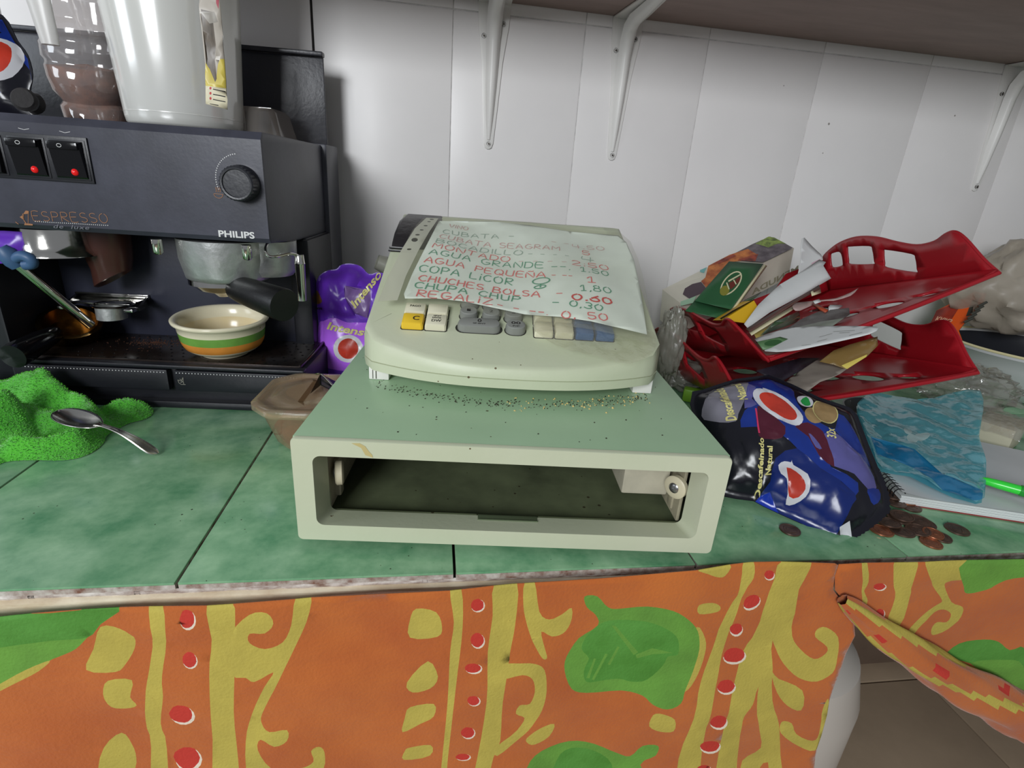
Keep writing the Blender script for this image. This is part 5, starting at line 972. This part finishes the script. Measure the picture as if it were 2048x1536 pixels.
# ------------------------------------------------------------------ blue decaf coffee bag leaning between drawer and trays
A_ = Vector((.530, .086, .014)); B_ = Vector((.622, .040, .014)); C_ = Vector((.566, .195, .112))
BPn = Plane(A_, B_-A_, C_-A_)
if BPn.n.dot(CAM-BPn.O) < 0: BPn = Plane(A_, B_-A_, C_-A_); BPn.n = -BPn.n
g3 = lambda P: [(1380+x*.2279, 740+y*.2279) for x, y in P]
ol = [(20, 190), (110, 175), (240, 130), (400, 80), (570, 60), (690, 42), (900, 128), (1130, 240), (1400, 330), (1470, 400), (1560, 640), (1650, 860)]
zz = [(1650, 860), (1700, 960), (1745, 1100), (1755, 1240), (1660, 1330), (1540, 1420), (1440, 1480)]
for i in range(len(zz)-1):
    for k in range(1, 7):
        t = k/6; x = zz[i][0]+(zz[i+1][0]-zz[i][0])*t; y = zz[i][1]+(zz[i+1][1]-zz[i][1])*t; ol.append((x+(9 if k % 2 else -5), y+(4 if k % 2 else 0)))
ol += [(1300, 1500), (1180, 1450), (980, 1350), (800, 1270), (650, 1200), (560, 1150), (400, 1130), (250, 1100), (150, 900), (60, 500), (0, 300)]
OL = BPn.uvs(g3(ol))
rg = []
BR0 = Plane(A_, B_-A_, C_-A_); BR0.n = BPn.n; BR0.O = BPn.O+BPn.n*.011
def br(P, k, smo=2): rg.append((BR0.uvs(g3(sm(P, smo) if smo else P)), k))
br([(500, 110), (690, 50), (900, 140), (900, 260), (960, 420), (1100, 520), (1240, 560), (1290, 400), (1400, 480), (1540, 700), (1600, 850), (1350, 700), (1240, 580), (1100, 700), (1200, 890), (1440, 1020), (1420, 1130), (1250, 1060), (1100, 1000), (1000, 840), (900, 740), (760, 640), (620, 560), (420, 560), (450, 420), (540, 330)], 1)
br([(590, 1130), (690, 1000), (720, 820), (900, 740), (1100, 900), (1420, 1110), (1400, 1200), (1330, 1380), (1290, 1480), (1180, 1440), (980, 1340), (800, 1260), (640, 1195)], 11)
br([(1130, 620), (1230, 590), (1400, 700), (1560, 830), (1650, 1020), (1560, 1070), (1400, 950), (1220, 880), (1170, 740)], 6)  # lilac patch is a reflection painted onto the foil
br([(1540, 1060), (1680, 1030), (1690, 1120), (1620, 1180), (1560, 1120)], 1); br([(990, 520), (1120, 600), (1180, 740), (1230, 890), (1090, 800), (1000, 640), (880, 560)], 9)
br([(130, 420), (110, 330), (170, 200), (300, 112), (480, 97), (500, 170), (450, 330), (400, 440), (380, 500), (250, 490)], 4)
br([(500, 150), (560, 190), (520, 300), (560, 360), (450, 400), (470, 260)], 6); br([(560, 380), (640, 420), (790, 570), (760, 665), (640, 665), (565, 640)], 9); br([(538, 400), (552, 400), (578, 620), (563, 620)], 10, 0)
rg.append((BR0.uvs(ell(1380+740*.2279, 740+375*.2279, 57, 25, 37, 26)), 2)); br([(620, 195), (650, 200), (760, 280), (700, 290)], 2); rg.append((BR0.uvs(ell(1380+742*.2279, 740+372*.2279, 43, 18, 38, 26)), 3))
rg.append((BR0.uvs(ell(1380+1055*.2279, 740+445*.2279, 20, 18, 20, 20)), 7)); rg.append((BR0.uvs(ell(1380+1168*.2279, 740+390*.2279, 27, 29, -10, 22)), 5)); rg.append((BR0.uvs(ell(1380+1168*.2279, 740+390*.2279, 25, 27, -10, 22)), 7))
rg.append((BR0.uvs(ell(1380+992*.2279, 740+300*.2279, 17, 14, 25, 18)), 2)); br([(950, 300), (1010, 250), (1035, 310), (1030, 345), (985, 350)], 8)
br([(750, 870), (800, 840), (855, 850), (862, 830), (880, 870), (1000, 950), (1030, 1050), (1000, 1130), (920, 1175), (850, 1170), (845, 1100), (820, 990), (770, 950)], 2); br([(820, 890), (900, 930), (975, 1000), (990, 1070), (940, 1130), (860, 1120), (835, 1000)], 3)
br([(590, 1130), (700, 1075), (840, 1310), (700, 1250), (630, 1190)], 12); br([(1325, 1370), (1400, 1325), (1460, 1450), (1365, 1485)], 2, 0)
br([(1000, 610), (1050, 650), (1115, 740), (1060, 730)], 6)
def bex(u, v):
    p = BPn.P(u, v); return .010*crumple(p, 11, 1)+.004*crumple(p, 34, 2)-.003
mb, fb = pillow(OL, BPn, .026, .0038, rg, bex, seam=.005)
cm2 = cm+[M('foil_navy', (18, 36, 98), .22, bump=(30, .4)), M('foil_bright_blue', (22, 50, 158), .22)]
dc = thing('decaf_coffee_bag', 'blue and black coffee bag with two red cups, right of the cash drawer', 'coffee bag', (.58, .10, 0))
obj('pouch', mb, cm2, dc, smooth=60)
fb2 = lambda u, v: fb(u, v, .0010)
def btext(s, a, b, hpx, k, bold=.03, nm='lettering'):
    m = MB(); A1 = BR0.uv(*g3([a])[0]); B1 = BR0.uv(*g3([b])[0]); V_, F_ = text_uv(s, bold, .1, 1); a_ = Vector(A1); d_ = Vector(B1)-a_; mid = g3([a])[0]; T1 = Vector(BR0.uv(mid[0]-hpx, mid[1]))-a_
    m.add([fb2(*(a_+d_*x+T1*y)) for x, y in V_], F_, k); return obj(nm, m, cm2, dc, smooth=0, fixn=False)
btext('Descafeinado', (385, 495), (288, 145), 19, 5); btext('Natural', (482, 312), (428, 122), 15, 5); btext('Descafeinado', (628, 1105), (606, 665), 10, 5); btext('Natural', (690, 950), (684, 725), 10, 5); btext('32x', (1238, 652), (1228, 560), 19, 5, .02)

# ------------------------------------------------------------------ coins
CO = [M('coin_brown', (108, 84, 70), .42, .55, var=(90, .35)), M('coin_copper', (176, 112, 80), .34, .7, var=(90, .25))]
def coin(px, py, z, r, k, tilt, lab, grp='loose coins on the counter'):
    r *= 1
    mb = MB().lathe([(.0001, .00135), (r*.86, .00135), (r*.89, .0017), (r*.98, .0017), (r, .0014), (r, .0003), (r*.98, 0), (.0001, 0)], n=30)
    mb.lathe([(.0001, .00160), (r*.18, .00158), (r*.2, .00136)], (r*.2, r*.1, 0), n=9).box((-r*.5, -r*.4, .0013), (-r*.35, r*.35, .00156)).lathe([(r*.60, .00135), (r*.62, .00152), (r*.65, .00135)], n=24)
    p = onZ(px, py, z+.0008); R4 = Matrix.Translation((p.x, p.y, z)) @ Euler((tilt[0], tilt[1], random.uniform(0, 6)), 'XYZ').to_matrix().to_4x4()
    mb.xf(R4); return tag(obj('coin', mb, CO[k], smooth=30), lab, 'coin', grp)
L5 = .0104; L2 = .0093
for a in ((1565+15, 1060, 0, L2, 0, (0, 0), 'dark coin lying alone below the blue coffee bag'), (1914, 1059, 0, L5, 0, (0, 0), 'dark coin lying alone to the right of the coin pile'),
  (1862, 1086, 0, L2, 1, (.02, 0), 'copper coin nearest the counter edge'), (1881, 1074, 0, L2, 0, (0, 0), 'brown coin partly under a bright copper one at the pile front'), (1866, 1067, .0018, L2*.95, 1, (.06, .04), 'bright copper coin resting on the pile front'),
  (1836, 1060, .0014, L5, 0, (.10, .03), 'brown coin left of the bright copper one'), (1805, 1064, .0012, L5, 0, (.12, .05), 'large dark coin at the middle front of the pile'), (1763, 1061, .0002, L5, 1, (.05, 0), 'reddish coin at the left front of the pile, by the bag seal'),
  (1848, 1047, 0, L5, 0, (0, 0), 'lower brown coin at the right of the pile'), (1840, 1043, .0019, L5, 0, (.08, -.05), 'upper brown coin at the right of the pile'), (1778, 1045, .0019, L5, 0, (.04, .1), 'brown coin touching the bag seal'),
  (1804, 1032, .0038, L5, 0, (.05, .02), 'dark coin on top of the pile'), (1798, 1036, .0018, L5, 0, (0, .05), 'dark coin just under the topmost one'), (1820, 1013, 0, L5, 0, (0, 0), 'brown coin at the back right of the pile'),
  (1790, 1005, .0018, L5, 0, (.05, 0), 'brown coin at the back of the pile'), (1812, 1003, .0002, L2, 1, (.0, .1), 'copper coin peeping out at the back by the notebook'), (1786, 990, .0036, L5, 0, (.08, 0), 'brown coin nearest the notebook spiral')): coin(*a)

# ------------------------------------------------------------------ notebook, pen, sheets, zip bag
NBR = math.radians(-19); nb = thing('spiral_notebook', 'white spiral notebook lying on the tiles behind the coins', 'notebook', (.697, .078, 0), NBR)
obj('cover', MB().box((0, 0, .0004), (.21, .150, .0016), .0003), M('cover_red', (140, 60, 58), .5), nb, world=False)
m = MB()
for k in range(7): m.box((.001+.0004*(k % 3), .0006+.0003*(k % 2), .0018+.0013*k), (.209-.0006*(k % 3), .1495, .0028+.0013*k))
def pg(u, v): x = .001+.208*u; y = .0004+.149*v; return Vector((x, y, .0110+.003*math.sin(u*5+v*2)*u+.004*math.exp(-(u/.08)**2)))
obj('pages', m.grid(pg, 16, 8), M('notebook_paper', (212, 216, 214), .65), nb, world=False, smooth=40)
m = MB(); 
SPM = M('spiral_wire', (40, 40, 42), .35, .7)
for k in range(22):
    y = .006+k*.0064; m.tube([(.004+.0055*math.cos(a)-.002, y+.0012*a/6.28, .0085+.0068*math.sin(a)) for a in [2*PI*i/12 for i in range(13)]], .0006, 5)
so_ = obj('spiral', m, SPM, nb, world=False); so_['kind'] = 'stuff'
tag(obj('loose_sheet', MB().box((0, 0, 0), (.20, .14, .0006)).xf(Matrix.Translation((.800, .090, .0170)) @ Matrix.Rotation(math.radians(-35), 4, 'Z') @ Matrix.Rotation(.0, 4, 'X')), PW2), 'loose white sheet on the notebook under the green pen', 'paper')
pa = onZ(1958, 958, .026); pb_ = onZ(2110, 1000, .026); pen = thing('green_pen', 'bright green pen lying on the white sheet at the right edge', 'pen', tuple(pa.lerp(pb_, .5)))
dv = (pb_-pa).normalized(); Lp = (pb_-pa).length
PG = M('pen_green', (52, 214, 62), .25); obj('barrel', MB().lathe([(.0001, 0), (.0022, .0005), (.0040, .006), (.0048, .018), (.0050, Lp*.6), (.0050, Lp), (.0001, Lp)], pa, dv, 24), PG, pen)
obj('cap', MB().lathe([(.0053, Lp*.55), (.0058, Lp*.56), (.0058, Lp+.02), (.0001, Lp+.022)], pa, dv, 24), M('pen_cap', (36, 150, 50), .3), pen)
Z0 = onZ(1962, 1004, .0185); Z1 = onZ(1765, 945, .020); Z2 = onZ(1955, 800, .050); ZP = Plane(Z0, Z1-Z0, Z2-Z0)
if ZP.n.z < 0: ZP.n = -ZP.n
zo = sm([(1712, 815), (1752, 792), (1830, 806), (1900, 796), (1958, 788), (1962, 830), (1955, 880), (1968, 930), (1963, 1006), (1930, 1003), (1880, 985), (1820, 955), (1762, 945), (1742, 905), (1722, 860)], 2)
ZB_ = film('zip_bag_film', (120, 206, 216), .38, .10, (50, .7), .9, .75); ZB2 = film('zip_bag_band', (30, 142, 190), .25, .2, (40, .4), .5, .8); ZW = film('zip_bag_print', (206, 232, 228), .15, .3, None, .3)
gz = lambda P: [(1340+x*.3457, 700+y*.3457) for x, y in P]
zr = [(ZP.uvs(gz([(1150, 530), (1400, 610), (1560, 750), (1800, 835), (1790, 895), (1640, 880), (1500, 775), (1400, 700), (1190, 625)])), 1), (ZP.uvs(ell(1811, 873, 9, 8)), 2), (ZP.uvs(ell(1820, 888, 12, 9)), 2), (ZP.uvs(ell(1840, 881, 17, 8, -15)), 2)]
zb = thing('zip_bag', 'pale blue translucent zip bag spread over the notebook below the lower tray', 'plastic bag', tuple(ZP.O))
zf_ = lambda u, v, s=1: ZP.P(u, v, s*(.007*crumple((u, v), 22, 3))+.003*s)
obj('top_layer', patch(ZP.uvs(zo), lambda u, v: zf_(u, v), .0035, zr), [ZB_, ZB2, ZW], zb, smooth=80, fixn=False)
obj('bottom_layer', patch(ZP.uvs(zo), lambda u, v: ZP.P(u, v, -.0005+.003*crumple((u, v), 22, 8)), .008), ZB_, zb, smooth=80, fixn=False)
tag(obj('dark_dish', MB().lathe([(.0001, 0), (.035, 0), (.050, .010), (.056, .022), (.054, .022), (.048, .011), (.034, .003), (.0001, .003)], (.845, .265, .0005), n=40), M('dish_dark', (52, 52, 54), .3)), 'dark round dish under the zip bag and the lower tray', 'dish')

# ------------------------------------------------------------------ white bowl, plastic bags and packaging at the far right
bwl = thing('white_bowl', 'large white bowl with a dark inside at the right edge', 'bowl', (1.235, .40, 0))
obj('shell', MB().lathe([(.0001, .0005), (.065, .0005), (.075, .004), (.105, .030), (.125, .060), (.134, .078), (.136, .079), (.1365, .083), (.1315, .084), (.1285, .080)], (1.235, .40, 0), n=64), M('bowl_white', (196, 198, 198), .25), bwl)
obj('rim', MB().lathe([(.1365, .0832), (.1372, .0845), (.1350, .0870), (.1310, .0862), (.1305, .0842)], (1.235, .40, 0), n=64), M('rim_cream', (214, 206, 160), .4), bwl)
obj('liner', MB().lathe([(.1295, .0805), (.123, .0615), (.103, .032), (.073, .0065), (.0001, .0045)], (1.235, .40, 0), n=64), M('liner_black', (34, 36, 42), .3), bwl)
def blob(name, c, r, seed, amp, mt, lab, cat, n=30, sc=9, rot=0, kind=None, flat=.0):
    c = Vector(c); rings = []
    for i in range(n+1):
        ph = PI*i/n; ring = []
        for j in range(2*n):
            th = 2*PI*j/(2*n); d = Vector((math.sin(ph)*math.cos(th), math.sin(ph)*math.sin(th), math.cos(ph)))
            k = 1+amp*(crumple(tuple(d*1.0), sc*.22, seed)-.45)+amp*.35*(crumple(tuple(d), sc*.6, seed+3)-.4)
            p = Vector((d.x*r[0]*k, d.y*r[1]*k, d.z*r[2]*k)); p = Matrix.Rotation(rot, 3, 'Z') @ p; p += c; p.z = max(p.z, flat+.0006+.0004*math.sin(j)); ring.append(p)
        rings.append(ring)
    return tag(obj(name, MB().loft(rings, cap=True), mt, smooth=70), lab, cat)
MILK = film('milky_bag', (196, 186, 170), .22, .42, (14, .5), .12, .1)
blob('plastic_bag', (1.315, .50, .165), (.165, .085, .090), 2, .30, MILK, 'crumpled milky plastic bag heaped above the white bowl at the right', 'plastic bag', flat=.09)
CLR = film('clear_crumple', (200, 196, 188), .74, .10, (60, .8), .5)
c1 = onY(1925, 780, .315); blob('clear_wrap', (c1.x, c1.y, .045), (.075, .06, .030), 5, .42, CLR, 'crumpled clear plastic wrap between the lower tray tip and the white bowl', 'plastic wrap', sc=16)
bx2 = thing('small_carton', 'small pale carton wrapped in clear plastic beside the zip bag', 'carton', tuple(onZ(1985, 895, 0)))
pz = onZ(1990, 888, 0); R_m = Matrix.Translation((pz.x, pz.y, 0)) @ Matrix.Rotation(.5, 4, 'Z')
obj('carton', MB().box((-.032, -.018, .0006), (.030, .024, .034), .001).xf(R_m), M('carton_pale', (188, 184, 160), .6), bx2); obj('wrap', MB().grid(lambda u, v: R_m @ Vector((-.040+.078*u, -.026+.060*v, .0355+.006*crumple((u, v), 5, 2)-.012*max(0, abs(u-.5)-.42)*12)), 20, 16), CLR, bx2)
pkg = thing('orange_package', 'orange and red blister package standing behind the trays at the right', 'package', tuple(onY(1900, 690, .47)))
pm_ = [M('package_orange', (214, 84, 24), .4), M('package_red', (160, 52, 34), .4, var=(60, .25)), M('package_dark', (60, 60, 52), .4), M('package_pale', (190, 170, 130), .4)]
go = lambda P: [(1840+x*.2345, 540+y*.2345) for x, y in P]
o1, Pk, fk_ = card('backing_card', go([(70, 500), (140, 350), (260, 290), (380, 240), (460, 185), (570, 205), (520, 320), (420, 400), (330, 520), (380, 655), (290, 655), (170, 560)]), [(1860, 690, .48), (1972, 588, .50), (1950, 690, .44)], None, None, pm_, t=.003, parent=pkg,
  regs=[(go([(70, 500), (140, 350), (270, 300), (350, 260), (330, 330), (260, 440), (200, 540)]), 1), (go([(470, 205), (525, 215), (510, 250), (465, 245)]), 1), (go([(430, 290), (440, 265), (495, 250), (490, 320), (520, 330), (440, 390), (390, 400)]), 2), (go([(240, 590), (320, 530), (330, 600), (380, 610), (385, 655), (290, 650)]), 1)])
hs = 1 if Pk.n.dot(CAM-Pk.O) > 0 else -1; m = MB()
for (a, b, s) in (((150, 400), (280, 430), 'KRIKS'), ((120, 520), (190, 535), '50')): text_on(m, s, lambda u, v: Pk.P(u, v, hs*.0019), Pk.uv(*go([a])[0]), Pk.uv(*go([b])[0]), .010, 0, .02)
strokeline(m, [Pk.uv(*p) for p in go(ell(315, 300, 45, 35, 0, 14, 0, 330))], lambda u, v: Pk.P(u, v, hs*.0019), .0016)
obj('package_print', m, M('print_pale_orange', (206, 160, 130), .5), pkg, smooth=0)
m = MB()
for i in range(5): p = onY(1928+i*7, 645-i*8, .465); q = onY(1946+i*7, 636-i*8, .462); m.tube([p, q], .0022, 8)
obj('pegs', m, pm_[2], pkg)['kind'] = 'stuff'
# clear bag and bits between register and trays
MK2 = film('milky_film', (176, 176, 164), .40, .3, (30, .5), .2)
c2_ = onY(1345, 672, .36); blob('clear_bag', (c2_.x, .36, .085), (.020, .022, .052), 11, .35, MK2, 'crumpled milky bag standing between the cash register and the red trays', 'plastic bag', sc=12)
c3 = onZ(1368, 752, .02); blob('clear_bag', (c3.x-.005, c3.y+.02, .020), (.045, .055, .022), 14, .35, MK2, 'flattened clear plastic bag on the counter left of the red trays', 'plastic bag', sc=14)
g_ = onZ(1388, 778, .02); tag(obj('lime_lighter', MB().box((-.014, -.009, 0), (.016, .009, .020), .004).xf(Matrix.Translation((g_.x, g_.y, .0006)) @ Matrix.Rotation(-.5, 4, 'Z')), M('lime', (120, 170, 50), .4)), 'small lime green plastic piece behind the decaf coffee bag', 'plastic piece')
c4 = onY(770, 530, .50); (obj('wrap_corner', MB().lathe([(.010, 0), (.016, .03), (.017, .03), (.011, 0)], c4+Vector((-.012, 0, .004)), (.9, .2, -.35), 20), MK2, cr))
